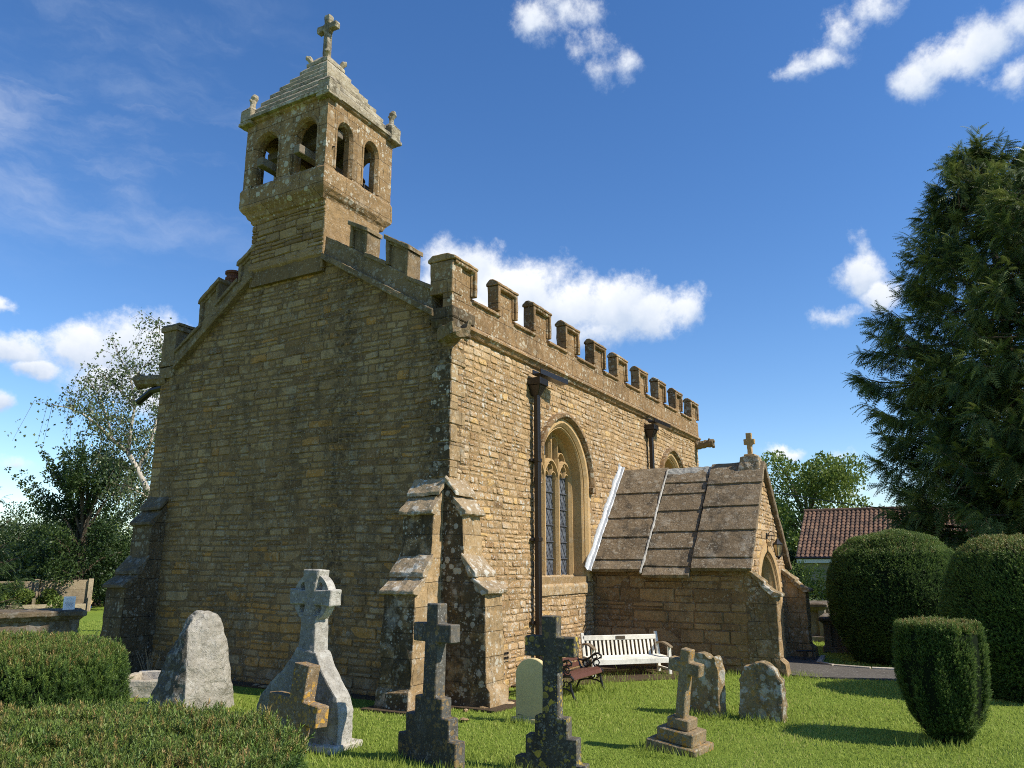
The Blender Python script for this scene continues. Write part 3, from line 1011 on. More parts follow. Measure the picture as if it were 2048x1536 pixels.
gable_merlon([(.90, 6.95), (.90, 7.50), (1.42, 7.80), (1.42, 7.30)])
gable_merlon([(1.86, 7.55), (1.86, 8.05), (2.30, 8.28), (2.30, 7.82)])
gable_merlon([(6.38, 6.86), (6.38, 7.42), (5.84, 7.80), (5.84, 7.28)])
gable_merlon([(5.28, 7.68), (5.28, 8.06), (4.80, 8.36), (4.80, 8.0)])
# north-west corner block and kneelers
mb = MB()
mb.box((-.05, 7.09, 6.18), (.6, 7.52, 7.06), .45)
mb.box((-.09, 7.05, 6.95), (.65, 7.57, 7.06), .5)
mb.prism([(-.09, 7.06), (-.02, 7.13), (.5, 7.13), (.65, 7.06)], 'y', 7.05, 7.57, .6)
mb.build('corner_block', M['gable_parapet'], church, bevel=.015, erode=(.14, .016, 6.0))
mb = MB()
mb.prism([(7.0, 6.15), (7.52, 6.15), (7.56, 6.28), (7.56, 6.18), (7.45, 5.92), (7.1, 5.9)], 'x', -.06, .5, .45)
mb.build('kneeler', M['gable_parapet'], church, bevel=.01, erode=(.12, .02, 6.0))
mb = MB()
mb.box((-.10, -.085, 6.09), (.62, .42, 6.30), .5)
mb.prism([(-.10, 6.09), (.5, 6.09), (.5, 5.86), (.02, 5.86), (-.05, 5.95)], 'y', -.075, .36, .55)
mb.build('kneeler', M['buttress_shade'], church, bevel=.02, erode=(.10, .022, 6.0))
# gargoyles: a broken trough on the near corner, two long waterspouts
def gargoyle(o, d, L, w, h, broken):
    d = Vector(d).normalized()
    s = Vector((-d.y, d.x, 0))
    up = Vector((0, 0, 1))
    mb = MB()
    n = 8
    rings = []
    for i in range(n + 1):
        t = i / n
        ww = w * (1 - .25 * t) * (1 + (.18 if t > .7 else 0))
        hh = h * (1 - .3 * t) * (1 + (.25 if t > .78 else 0))
        c = Vector(o) + d * (L * t) + up * (.05 * t if not broken else -.02 * t)
        if broken:
            pr = [(-1, .55), (-.72, .60), (-.5, .05), (0, -.12), (.5, .05), (.72, .45 + .5 * t), (1, .4 + .5 * t), (.85, -.6), (.3, -1), (-.3, -1), (-.85, -.6)]
        else:
            pr = [(-.8, .7), (-.4, 1), (.4, 1), (.8, .7), (1, 0), (.75, -.7), (.25, -1), (-.25, -1), (-.75, -.7), (-1, 0), (-.95, .35)]
        rings.append([c + s * (a * ww / 2) + up * (b * hh / 2) for a, b in pr])
    k = len(rings[0])
    vs = [p for r in rings for p in r]
    fs = [(i * k + j, i * k + (j + 1) % k, (i + 1) * k + (j + 1) % k, (i + 1) * k + j) for i in range(n) for j in range(k)]
    fs += [tuple(range(k))[::-1], tuple(n * k + j for j in range(k))]
    mb.add(vs, fs, .4)
    if not broken:      # muzzle, brow and ears
        e = Vector(o) + d * L
        for sg in (-1, 1):
            mb.tube([e + s * sg * w * .3 + up * h * .45 - d * .12, e + s * sg * w * .42 + up * h * .68 - d * .10], [.045, .02], 6, .4)
        mb.tube([e + up * h * .3 - d * .06, e + up * h * .38 + d * .03], [.06, .04], 6, .4)
        mb.tube([e - up * h * .22 - d * .04, e - up * h * .26 + d * .04], [.06, .04], 6, .4)
    mb.build('gargoyle', M['gable_parapet'], church, erode=(.07, .028, 9.0))


gargoyle((.10, .16, 5.83), (-.55, -.85, 0), .62, .40, .36, True)
gargoyle((.14, 7.35, 5.92), (-.10, 1, 0), .95, .40, .30, False)
gargoyle((14.1, .05, 5.78), (0, -1, 0), .62, .30, .28, False)

# buttresses
PROF = [(0, 3.40), (.17, 3.16), (.17, 3.10), (.15, 3.08), (.36, 2.86), (.36, 2.82), (.315, 2.80), (.33, 2.20), (.56, 1.92), (.56, 1.86), (.54, 1.84), (.79, 1.66), (.79, 1.62), (.735, 1.60), (.77, .30), (.84, .26), (.86, -.2), (-.1, -.2), (-.1, 3.40)]
BODY = [(-.1, 3.30), (0, 3.30), (.30, 2.82), (.33, 2.16), (.72, 1.62), (.76, .30), (.82, .24), (.84, -.2), (-.1, -.2)]
CAPS = [[(-.02, 3.43), (.19, 3.17), (.19, 3.11), (-.02, 3.33)], [(.12, 3.115), (.385, 2.87), (.385, 2.815), (.28, 2.80), (.12, 3.03)],
        [(.30, 2.225), (.57, 1.93), (.57, 1.86), (.45, 1.86), (.30, 2.14)], [(.50, 1.865), (.805, 1.67), (.805, 1.615), (.68, 1.60), (.50, 1.80)]]


def buttress(axis, sgn, base, lo, hi, body, cap):
    root_mb = MB()
    pr = lambda poly: [(base + sgn * d, z) for d, z in poly]
    root_mb.prism(pr(BODY), axis, lo, hi, .5)
    b = root_mb.build('buttress', body, church, bevel=.015, erode=(.16, .026, 4.0))
    for c in CAPS:
        m2 = MB()
        m2.prism(pr(c), axis, lo - .03, hi + .03, .5)
        m2.build('weathering', cap, b, bevel=.01, erode=(.10, .022, 6.0))


buttress('y', -1, 0, .07, .66, M['buttress'], M['buttress_cap'])
buttress('x', -1, 0, -.04, .50, M['buttress'], M['buttress_cap'])
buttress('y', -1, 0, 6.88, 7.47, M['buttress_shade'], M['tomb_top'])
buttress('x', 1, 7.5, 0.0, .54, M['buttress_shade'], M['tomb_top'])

# ---- windows
def church_window(w, nl=3):
    uc, hw, zsill, zs, za, _ = w
    root = MB()
    P = lambda u, z, d: (u, d, z)
    path = [(uc - hw, zsill - .1)] + arch_pts(uc, hw, zs, za, 10) + [(uc + hw, zsill - .1)]
    # moulded surround: outer face, chamfer, hollow, reveal
    sect = [(.13, -.018), (.012, -.022), (-.05, .035), (-.055, .06), (-.08, .055), (-.105, .09), (-.13, .28), (-.13, .48), (.13, .48)]
    sweep2d(root, path, sect, P, tone=.55)
    win = root.build('window', M['dressed'], church)
    # hood mould
    hb = MB()
    hp = arch_pts(uc, hw + .16, zs, za + .15, 12)
    hp = [(hp[0][0], hp[0][1] - .02)] + hp + [(hp[-1][0], hp[-1][1] - .02)]
    sweep2d(hb, hp, [(-.055, .0), (-.05, -.055), (-.005, -.12), (.055, -.12), (.075, -.10), (.085, .0)], P, tone=.3)
    for sg in (-1, 1):
        hb.box((uc + sg * (hw + .17) - .085, -.125, zs - .14), (uc + sg * (hw + .17) + .085, .0, zs - .02), .3)
    hb.build('hood_mould', M['parapet'], win, bevel=.006, erode=(.10, .012, 8.0))
    sb = MB()
    sb.prism([(.30, zsill + .04), (-.03, zsill - .14), (-.05, zsill - .17), (-.04, zsill - .34), (.3, zsill - .34)], 'x', uc - hw - .10, uc + hw + .10, .6)
    sb.build('sill', M['buttress'], win, bevel=.008, erode=(.12, .012, 7.0))
    # tracery
    tb = MB()
    ti = hw - .13
    y0, y1 = .285, .47
    pitch = (2 * ti - .02) / nl

    def bar(pts, wd, ya=y0, yb=y1):
        h = wd / 2
        sweep2d(tb, pts, [(-h, ya + .075), (-h * .35, ya), (h * .35, ya), (h, ya + .075), (h, yb), (-h, yb)], P, tone=.55)
    inn = [(uc - ti, zsill)] + arch_pts(uc, ti, zs, za - .10, 10) + [(uc + ti, zsill)]
    bar(inn, .13)
    for k in range(1, nl):
        x = uc - ti + .01 + pitch * k
        top = za - .12 - abs(x - uc) * .9
        bar([(x, zsill), (x, zs + .55)], .10)
    for k in range(nl):
        xc = uc - ti + .01 + pitch * (k + .5)
        zk = zs + .08
        a = arch_pts(xc, pitch / 2, zk, zk + .42, 6)
        bar(a, .085, y0 + .004)
        # cusped head: trefoil below each pointed head with solid spandrels
        hwl = pitch / 2 - .045
        cus = []
        for j, (cx, cz, rr, a0, a1) in enumerate([(-hwl * .62, .10, hwl * .42, 200, 20), (0, .235, hwl * .52, 160, 20), (hwl * .62, .10, hwl * .42, 160, -20)]):
            for q in range(6):
                an = R(a0 + (a1 - a0) * q / 5)
                cus.append((xc + cx + rr * math.cos(an), zk + cz - .04 + rr * math.sin(an)))
        bar(cus, .045, y0 + .05)
        outer = arch_pts(xc, pitch / 2 - .02, zk - .02, zk + .38, 9)
        for (p, q) in zip(outer[:-1], outer[1:]):
            def nearest_c(pt):
                return min(cus, key=lambda c: (c[0] - pt[0]) ** 2 + (c[1] - pt[1]) ** 2)
            c1, c2 = nearest_c(p), nearest_c(q)
            for yy in (y0 + .085, y0 + .16):
                tb.add([P(*p, yy), P(*q, yy), P(*c2, yy), P(*c1, yy)], [(0, 1, 2, 3)], .55)
        # upper panel lights
        for sgn in (-.25, .25):
            xm = xc + sgn * pitch
            zt_ = za - .18 - 1.05 * max(0, abs(xm - uc) - .05) ** 1.25
            if zt_ > zk + .42:
                a2 = arch_pts(xm, pitch / 4, zt_ - .16, zt_, 5)
                bar([(a2[0][0], zk + .30)] + a2 + [(a2[-1][0], zk + .30)], .05, y0 + .02)
        bar([(xc, zk + .38), (xc, za - .16 - abs(xc - uc) * .85)], .075, y0 + .002)
    # spandrel infill of the upper panels (stone web between the little arches)
    for k in range(2 * nl + 1):
        x = uc - ti + .01 + pitch * k / 2
    tr = tb.build('tracery', M['dressed'], win)
    gb = MB()
    poly = [(uc - ti, zsill), (uc + ti, zsill)] + arch_pts(uc, ti, zs, za - .10, 10)[::-1]
    gb.prism(poly, 'y', .43, .442, .5)
    gl = gb.build('glass', M['glass'], win)
    lb = MB()
    for k in range(nl):
        xa, xb = uc - ti + .05 + pitch * k, uc - ti - .03 + pitch * (k + 1)
        wdt = xb - xa
        z0_, z1_ = zsill + .02, zs + .30
        ncol, s = 3, wdt / 3
        ph = s * 1.55
        nrow = int((z1_ - z0_) / ph) + 1
        for r_ in range(nrow):
            for c_ in range(ncol):
                x0, zz = xa + c_ * s, z0_ + r_ * ph
                lb.tube([(x0, .424, zz), (x0 + s, .424, zz + ph)], .008, 4)
                lb.tube([(x0 + s, .424, zz), (x0, .424, zz + ph)], .008, 4)
        zz = z0_ + .34
        while zz < z1_:
            lb.box((xa - .02, .398, zz), (xb + .02, .418, zz + .02))
            zz += .345
    lb.build('lead_lattice', M['lead_came'], win)
    # dressed jamb stones keyed into the rubble
    for sg in (-1, 1):
        z = zsill - .3
        k = 0
        while z < zs:
            h = random.uniform(.24, .36)
            wd = .30 if k % 2 else .17
            x0 = uc + sg * (hw + .13)
            x1 = uc + sg * (hw + wd)
            if abs(x1 - x0) > .05:
                MB().box((min(x0, x1), -.014, z + .004), (max(x0, x1), .05, z + h - .004), random.uniform(.3, .7)).build('jamb_stone', M['buttress'], win, bevel=.006, erode=(.14, .008, 8.0))
            z += h
            k += 1


church_window(W1)
church_window(W2)

# ---- rainwater pipes
def downpipe(x, z0, zh):
    mb = MB()
    mb.box((x - .058, -.175, z0), (x + .058, -.075, zh - .02))
    p = mb.build('downpipe', M['pipe'], church, bevel=.012)
    for zz in np.arange(zh - 1.35, z0, -1.5):
        MB().box((x - .072, -.188, zz), (x + .072, -.062, zz + .075)).box((x - .14, -.07, zz + .01), (x + .14, -.0, zz + .06)).build('collar', M['pipe'], p, bevel=.008)
    hb = MB()
    hb.add([(x - .06, -.18, zh - .04), (x + .06, -.18, zh - .04), (x + .06, -.02, zh - .04), (x - .06, -.02, zh - .04),
            (x - .15, -.27, zh + .16), (x + .15, -.27, zh + .16), (x + .15, -.0, zh + .16), (x - .15, -.0, zh + .16)],
           [(3, 2, 1, 0), (0, 1, 5, 4), (1, 2, 6, 5), (2, 3, 7, 6), (3, 0, 4, 7), (4, 5, 6, 7)])
    hb.box((x - .175, -.29, zh + .16), (x + .175, .0, zh + .30))
    hb.build('hopper', M['pipe'], p, bevel=.01)
    gb = MB()
    Mx = Matrix.Translation((x - .16, -.20, zh + .36)) @ Matrix.Rotation(R(-6), 4, 'Z') @ Matrix.Rotation(R(2), 4, 'Y')
    pr = [(-.10, 0), (.10, 0), (.10, .10), (.085, .10), (.085, .015), (-.085, .015), (-.085, .10), (-.10, .10)]
    gb.prism(pr, 'x', 0, 1.02, .5, 0, Mx)
    gb.build('gutter_spout', M['pipe'], p)


downpipe(2.84, .05, 5.32)
downpipe(9.45, 2.6, 5.42)
mb = MB()   # black spout under the north-west gargoyle
mb.tube([(.1, 7.55, 5.76), (.1, 7.9, 5.74), (.08, 8.32, 5.52)], .075, 10)
mb.build('rainwater_spout', M['pipe'], church)
mb = MB()
for dz in (0, .075):
    for dx in range(4):
        mb.box((1.62 + dx * .07, -.045, .47 + dz), (1.66 + dx * .07, -.02, .505 + dz), .5, 1)
mb.box((1.58, -.022, .43), (1.94, .01, .62), .5, 0)
mb.build('air_brick', [M['terracotta'] if False else M['buttress'], M['iron']], church)
mb = MB()
for k in range(4):
    mb.tube([(.62, -.10 - .012 * k, .06 + .065 * k), (1.55, -.10 - .012 * k, .06 + .065 * k)], .02, 6)
mb.build('floor_vent_grille', M['lead_came'], church)

# chimney pot behind the north side of the gable
mb = MB()
mb.lathe([(.15, 7.35), (.15, 7.86), (.175, 7.88), (.175, 7.93), (.15, 7.95), (.15, 8.0), (.185, 8.02), (.185, 8.07), (.13, 8.08), (.12, 7.9)], 22, .5, 0, (.50, 6.10, .19))
mb.build('chimney_pot', M['terracotta'], church)

# ------------------------------------------------------------------ bell turret
TX0, TX1, TY0, TY1 = -.29, 1.74, 2.84, 5.10
TCX, TCY = (TX0 + TX1) / 2, (TY0 + TY1) / 2
turret = MB()
nx0, nx1, ny0, ny1 = -.11, 1.52, 2.92, 4.92
turret.box((nx0 + .02, ny0 + .02, 7.5), (nx1, ny1 - .02, 9.0), .5, 1)
rubble(turret, (nx0, 0, 0), (0, 1, 0), (0, 0, 1), (-1, 0, 0), ny0, ny1, 7.92, 8.95, hr=(.10, .2), wr=(.2, .55), seed=21)
turret.build('bell_turret_base', [M['tower_rubble'], M['mortar']], church)
mb = MB()
mb.box((nx0 - .005, ny0 - .002, 7.55), (nx1, ny0 + .06, 9.0), .5)
mb.prism([(nx0 - .02, 7.97), (.3, 7.97), (.3, 7.70), (.0, 7.70), (nx0 - .02, 7.85)], 'y', ny0 - .01, ny1 + .01, .55)
mb.build('turret_corbel', M['tower_rubble'], church, bevel=.01, erode=(.14, .02, 5.0))


def ring_sect(mb, sect, tone=.5):
    """square ring moulding round the turret: sect = [(outward from the upper walls, z)]"""
    vs, n = [], len(sect)
    for (o, z) in sect:
        vs += [(TX0 - o, TY0 - o, z), (TX1 + o, TY0 - o, z), (TX1 + o, TY1 + o, z), (TX0 - o, TY1 + o, z)]
    fs = []
    for i in range(n):
        for k in range(4):
            fs.append((i * 4 + k, i * 4 + (k + 1) % 4, ((i + 1) % n) * 4 + (k + 1) % 4, ((i + 1) % n) * 4 + k))
    mb.add(vs, fs, tone)


mb = MB()
ring_sect(mb, [(-.17, 8.86), (-.15, 8.90), (-.15, 8.94), (-.10, 8.97), (-.06, 9.05), (-.03, 9.08), (.025, 9.16), (.035, 9.22), (.035, 9.55), (0, 9.61), (-.3, 9.61), (-.3, 8.86)])
mb.build('turret_moulding', M['tower'], church, bevel=.008, erode=(.14, .014, 6.0))
mb = MB()
ZE = 11.12
ops_w = [(4.50, .37, 9.61, 10.42, 10.80, False), (3.42, .345, 9.61, 10.42, 10.80, False)]
ops_s = [(.25, .25, 9.61, 10.48, 10.78, False), (1.06, .25, 9.61, 10.48, 10.78, False)]
arched_wall(mb, TY0, TY1, 9.6, ZE, ops_w, lambda u, z, d: (d, u, z), TX0, TX0 + .27)
arched_wall(mb, TY0 + .004, TY1 - .004, 9.6, ZE, ops_w, lambda u, z, d: (d, u, z), TX1, TX1 - .27)
arched_wall(mb, TX0 + .268, TX1 - .268, 9.6, ZE, [(a + 0, *r) for a, *r in ops_s], lambda u, z, d: (u, d, z), TY0 + .002, TY0 + .26)
arched_wall(mb, TX0 + .268, TX1 - .268, 9.6, ZE, [(a + 0, *r) for a, *r in ops_s], lambda u, z, d: (u, d, z), TY1 - .002, TY1 - .26)
mb.build('bell_chamber', M['tower'], church, erode=(.16, .008, 6.0))
for (ax, ops) in (('w', ops_w), ('s', ops_s)):
    for o in ops:
        ab = MB()
        pts = [(o[0] - o[1], 9.64)] + arch_pts(o[0], o[1], o[3], o[4], 8, False) + [(o[0] + o[1], 9.64)]
        P = (lambda u, z, d: (TX0 + d, u, z)) if ax == 'w' else (lambda u, z, d: (u, TY0 + d, z))
        sweep2d(ab, pts, [(.04, -.012), (-.012, -.006), (-.06, .07), (-.06, .2), (.03, .2)], P, tone=.45)
        ab.build('arch_surround', M['tower'], church)
MB().box((TX0 + .1, TY0 + .1, 10.98), (TX1 - .1, TY1 - .1, 11.1)).build('chamber_ceiling', M['beam'], church)
MB().box((TX0 + .28, TY0 + .27, 9.3), (TX1 - .28, TY1 - .27, 9.55)).build('chamber_floor', M['beam'], church)
# stone slate roof in courses
mb = MB()
prof = [(0, 1.16), (.08, 1.05), (.43, .71), (.72, .37), (.89, .235), (1.0, .14)]


def hw_at(t):
    for (a, x), (b, y) in zip(prof[:-1], prof[1:]):
        if a <= t <= b:
            return x + (y - x) * (t - a) / (b - a)
    return prof[-1][1]


NROW = 8
for i in range(NROW):
    t0, t1 = i / NROW, (i + 1) / NROW
    h0, h1 = hw_at(t0) + .055, hw_at(t1) + .0
    z0_, z1_ = 11.14 + 1.75 * t0, 11.14 + 1.75 * t1
    th = .075
    vs = []
    for (h, z) in ((h0, z0_), (h0, z0_ + th), (h1, z1_ + th * .7), (h1, z1_)):
        sx_, sy_ = h * (TX1 - TX0) / 2.26 * 1.06, h
        vs += [(TCX - sx_, TCY - sy_, z), (TCX + sx_, TCY - sy_, z), (TCX + sx_, TCY + sy_, z), (TCX - sx_, TCY + sy_, z)]
    fs = [(j * 4 + k, j * 4 + (k + 1) % 4, (j + 1) * 4 + (k + 1) % 4, (j + 1) * 4 + k) for j in range(3) for k in range(4)] + [(3, 2, 1, 0), (12, 13, 14, 15)]
    mb.add(vs, fs, random.uniform(.3, .8))
mb.build('turret_roof', M['slate'], church, erode=(.13, .010, 8.0))
mb = MB()
ring_sect(mb, [(-.02, 11.06), (.05, 11.10), (.07, 11.17), (.0, 11.21), (-.25, 11.21), (-.25, 11.06)])
mb.build('eaves_moulding', M['tower'], church, bevel=.006, erode=(.14, .012, 6.0))
# corner pinnacles
def pinnacle(x, y, finial):
    mb = MB()
    mb.box((x - .16, y - .16, 11.10), (x + .16, y + .16, 11.42), .6)
    mb.box((x - .185, y - .185, 11.06), (x + .185, y + .185, 11.14), .5)
    mb.add([(x - .16, y - .16, 11.42), (x + .16, y - .16, 11.42), (x + .16, y + .16, 11.42), (x - .16, y + .16, 11.42), (x - .05, y - .05, 11.56), (x + .05, y - .05, 11.56), (x + .05, y + .05, 11.56), (x - .05, y + .05, 11.56)],
           [(0, 1, 5, 4), (1, 2, 6, 5), (2, 3, 7, 6), (3, 0, 4, 7), (4, 5, 6, 7)], .7)
    if finial:
        mb.tube([(x, y, 11.5), (x + .01, y, 11.66), (x + .02, y - .02, 11.78), (x + .03, y - .05, 11.86)], [.065, .055, .085, .05], 8, .8)
        mb.tube([(x - .08, y, 11.70), (x + .08, y, 11.73)], [.035, .035], 6, .8)
    mb.build('pinnacle', M['slate'], church, bevel=.012, erode=(.07, .018, 9.0))


for sx_, sy_, f in ((TX0 + .05, TY0 + .05, False), (TX0 + .05, TY1 - .02, True), (TX1 - .02, TY0 + .05, True), (TX1 - .02, TY1 - .02, False)):
    pinnacle(sx_, sy_, f)
mb = MB()
for (dx, dy) in ((-1, -1), (1, -1), (1, 1), (-1, 1)):
    x, y = TCX + dx * .21, TCY + dy * .21
    mb.box((x - .07, y - .07, 12.48), (x + .07, y + .07, 12.80), .7, taper=.8)
    mb.tube([(x, y, 12.78), (x + dx * .05, y + dy * .05, 12.89), (x + dx * .10, y + dy * .10, 12.91)], [.055, .075, .05], 7, .8)
mb.box((TCX - .15, TCY - .15, 12.72), (TCX + .15, TCY + .15, 12.98), .6, taper=.6)
mb.build('roof_crown', M['slate'], church, bevel=.01, erode=(.07, .02, 9.0))
mb = MB()
zc = 12.66


def cr(pts, th=.075):
    mb.prism([(TCY + a, zc + b) for a, b in pts], 'x', TCX - th, TCX + th, .5)


cr([(-.075, 0), (.075, 0), (.062, .95), (-.062, .95)])
cr([(-.06, .94), (-.11, 1.02), (-.27, 1.0), (-.29, 1.10), (-.27, 1.17), (-.11, 1.16), (-.065, 1.19), (-.085, 1.33), (-.06, 1.41), (.06, 1.41), (.085, 1.33), (.065, 1.19), (.11, 1.16), (.27, 1.17), (.29, 1.10), (.27, 1.0), (.11, 1.02), (.06, .94)], .07)
mb.build('turret_cross', M['slate'], church, bevel=.012, erode=(.06, .012, 10.0))
# bell frame beams and rods
for y in (3.40, 4.42):
    MB().box((-.50, y - .085, 9.90), (1.95, y + .085, 10.08), .6).build('bell_frame_beam', M['beam'], church, bevel=.012, erode=(.2, .01, 6.0))
for y in (3.40, 4.42):
    MB().tube([(-.10, y - .62, 10.06), (-.10, y + .46, 10.10)], .014, 6).build('tie_rod', M['iron'], church)
MB().tube([(.70, 3.0, 9.85), (1.5, 3.0, 9.80)], .012, 6).tube([(1.05, 3.0, 9.3), (1.05, 3.0, 9.85)], .01, 6).build('tie_rod', M['iron'], church)
MB().box((.2, 3.0, 10.5), (.36, 5.0, 10.66)).box((1.2, 3.0, 10.5), (1.36, 5.0, 10.66)).build('bell_frame_beam', M['beam'], church, bevel=.01)
bell = empty('church_bell', (1.10, 3.42, 10.5))
prop(bell, 'old bronze bell hanging in the open turret of the church', 'bell')
MB().lathe([(.02, 0), (.12, -.02), (.16, -.08), (.19, -.25), (.24, -.38), (.31, -.46), (.30, -.47), (.22, -.38), (.15, -.2), (.02, -.1)], 24).build('bell_body', M['bronze'], bell, smooth=True)
MB().box((-.05, -.30, -.01), (.05, .30, .10)).build('headstock', M['beam'], bell)
MB().tube([(0, 0, -.1), (0, 0, -.44)], .015, 6).lathe([(.01, -.5), (.05, -.47), (.05, -.43), (.01, -.40)], 10).build('clapper', M['iron'], bell)

# ------------------------------------------------------------------ south porch (part of the church)
PX0, PX1, PYF = 5.6, 9.3, -3.35
PC = (PX0 + PX1) / 2
mb = MB()
mb.box((PX0 + .003, PYF + .3, -.3), (PX0 + .4, 0.0, 2.06), .5, 1)
rubble(mb, (PX0, 0, 0), (0, 1, 0), (0, 0, 1), (-1, 0, 0), PYF, -.01, -.1, 2.06, hr=(.11, .30), wr=(.25, .75), seed=33, proud=(.006, .016), gap=.004, warp=.02)
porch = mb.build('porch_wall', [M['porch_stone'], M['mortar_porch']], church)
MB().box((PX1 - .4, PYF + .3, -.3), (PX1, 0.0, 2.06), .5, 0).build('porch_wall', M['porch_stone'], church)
mb = MB()


def gz(u):
    return 2.05 + (4.14 - 2.05) * (1 - abs(u - PC) / (PC - PX0))


gz.knots = [PC, PX0, PX1]
DO = (PC, 1.0, -.3, 1.22, 2.30, True)
arched_wall(mb, PX0, PX1, -.3, gz, [DO], lambda u, z, d: (u, d, z), PYF + .003, PYF + .33, .5, 1)
DP = [(DO[0] - DO[1] - .2, -.35), (DO[0] + DO[1] + .2, -.35)] + arch_pts(DO[0], DO[1] + .2, DO[3], DO[4] + .2, 8)[::-1]
sl = 2.09 / 1.85
nn = math.hypot(sl, 1)
rubble(mb, (0, PYF, 0), (1, 0, 0), (0, 0, 1), (0, -1, 0), PX0, PX1, -.1, 4.1, hr=(.10, .2), wr=(.16, .45), holes=[DP],
       clips=[((PX0, 2.05), (sl / nn, -1 / nn)), ((PX1, 2.05), (-sl / nn, -1 / nn))], tone_fn=stone_tone, seed=41)
mb.build('porch_gable', [M['south_stone'], M['mortar_south']], church)
mb = MB()
P = lambda u, z, d: (u, PYF + d, z)
path = [(DO[0] - DO[1], -.1)] + arch_pts(DO[0], DO[1], DO[3], DO[4], 12) + [(DO[0] + DO[1], -.1)]
sweep2d(mb, path, [(.21, -.02), (.03, -.025), (-.02, .03), (-.035, .015), (-.07, .04), (-.10, .11), (-.12, .10), (-.15, .14), (-.20, .22), (-.21, .34), (.2, .34)], P, tone=.6)
mb.tube([(PC, PYF - .02, 2.44), (PC, PYF - .04, 2.53), (PC, PYF - .02, 2.60)], [.06, .07, .02], 8, .6)
mb.build('door_arch', M['dressed'], church)
MB().box((PC - 1.4, PYF + 1.6, -.1), (PC + 1.4, PYF + 1.7, 2.4)).build('inner_door', M['door'], church)
# porch roof: three columns of great stone slabs
sdir = Vector((1.85 + .18, 0, 2.09 + .18 * sl)).normalized()
snor = Vector((-sdir.z, 0, sdir.x))


def slab_course(y0, y1, s0, s1, lift, th, tone, side=0):
    o = Vector((PX0 - .20, 0, 2.05 - .20 * sl + .05))
    mb = MB()
    g_ = random.Random(int(abs(y0 * 100) + s0 * 1000))
    pts = []
    for (s, y, n_) in ((s0, y0, lift + th + .02), (s1, y0, lift + th - .012), (s1, y1, lift + th - .012), (s0, y1, lift + th + .02), (s0, y0, lift), (s1, y0, lift - .02), (s1, y1, lift - .02), (s0, y1, lift)):
        pts.append(o + sdir * (s + g_.uniform(-.012, .012)) + snor * n_ + Vector((0, y + g_.uniform(-.008, .008), 0)))
    mb.add(pts, [(0, 1, 2, 3), (7, 6, 5, 4), (0, 4, 5, 1), (1, 5, 6, 2), (2, 6, 7, 3), (3, 7, 4, 0)], tone)
    return mb


TOT = (Vector((PC - (PX0 - .20), 0, (PC - (PX0 - .20)) * sl))).length
colsY = [(-.10, -1.22, .025, [0, .28, .92, 1.52, 2.30, TOT], .0), (-1.245, -2.24, -.01, [-.12, .12, .62, 1.1, 1.72, 2.25, 2.62, TOT], .0), (-2.27, -3.46, .045, [.02, .30, 1.05, 1.75, 2.45, TOT], .0)]
roof = MB()
roof.prism([(PX0 - .05, 2.0), (PC, 4.12), (PX1 + .05, 2.0), (PX1 + .1, 2.06), (PC, 4.2), (PX0 - .1, 2.06)], 'y', -.02, PYF + .02, .4)
roof_o = roof.build('porch_roof', M['porch_slab'], church)
for (ya, yb, lift, ss, _) in colsY:
    for (s0, s1) in zip(ss[:-1], ss[1:]):
        th = .075
        slab_course(ya, yb, s0, s1 + .05, lift, th, random.uniform(.25, .75)).build('roof_slab', M['porch_slab'], roof_o, bevel=.006, erode=(.16, .014, 4.0))
# east slope (mirror, simple slabs)
for (ya, yb, lift, ss, _) in colsY:
    m2 = slab_course(ya, yb, ss[0], ss[-1], lift, .08, .5)
    m2.v = [Vector((2 * PC - p.x, p.y, p.z)) for p in m2.v]
    m2.build('roof_slab', M['porch_slab'], roof_o, bevel=.006, erode=(.2, .015, 4.0))
# mortar fillets along the ridge and beside the middle column, lead flashing on the nave wall
o = Vector((PX0 - .20, 0, 2.05 - .20 * sl + .05))
mb = MB()
mb.tube([o + sdir * s + snor * (.10) + Vector((0, -1.232 + random.uniform(-.012, .012), 0)) for s in np.linspace(-.08, TOT - .05, 12)], [.02 + random.uniform(0, .014) for _ in range(12)], 6, .9)
mb.build('mortar_fillet', M['cement'], roof_o, erode=(.08, .012, 9))
mb = MB()
for (a, b) in ((-.06, -1.2), (-1.2, -2.2), (-2.2, -3.42)):
    zt = 4.24 + random.uniform(-.02, .02)
    mb.prism([(PC - .24, zt - .24), (PC - .05, zt), (PC + .05, zt), (PC + .24, zt - .24), (PC + .2, zt - .28), (PC, zt - .07), (PC - .2, zt - .28)], 'y', b, a - .01, .5)
mb.build('ridge_cap', M['cement'], roof_o, erode=(.11, .022, 6))
mb = MB()
q = []
sect = [(.10, -.012), (.10, .05), (.0, .12), (-.04, .14), (-.06, .06), (-.06, -.0)]
pts = [o + sdir * s for s in np.linspace(-.04, TOT + .12, 12)]
vs, k = [], len(sect)
for i, p in enumerate(pts):
    w = 1 + .12 * math.sin(i * 2.3)
    for (yy, hh) in [(-.115, .11), (-.105, .13), (-.05, .14), (-.03, .16), (-.022, .24), (.0, .24), (.0, .08)]:
        vs.append(p + snor * (hh * w) + Vector((0, yy, 0)))
k = 7
fs = [(i * k + j, i * k + (j + 1) % k, (i + 1) * k + (j + 1) % k, (i + 1) * k + j) for i in range(len(pts) - 1) for j in range(k)] + [tuple(range(k))[::-1], tuple((len(pts) - 1) * k + j for j in range(k))]
mb.add(vs, fs)
mb.build('lead_flashing', M['lead'], roof_o, smooth=False, erode=(.12, .012, 7))
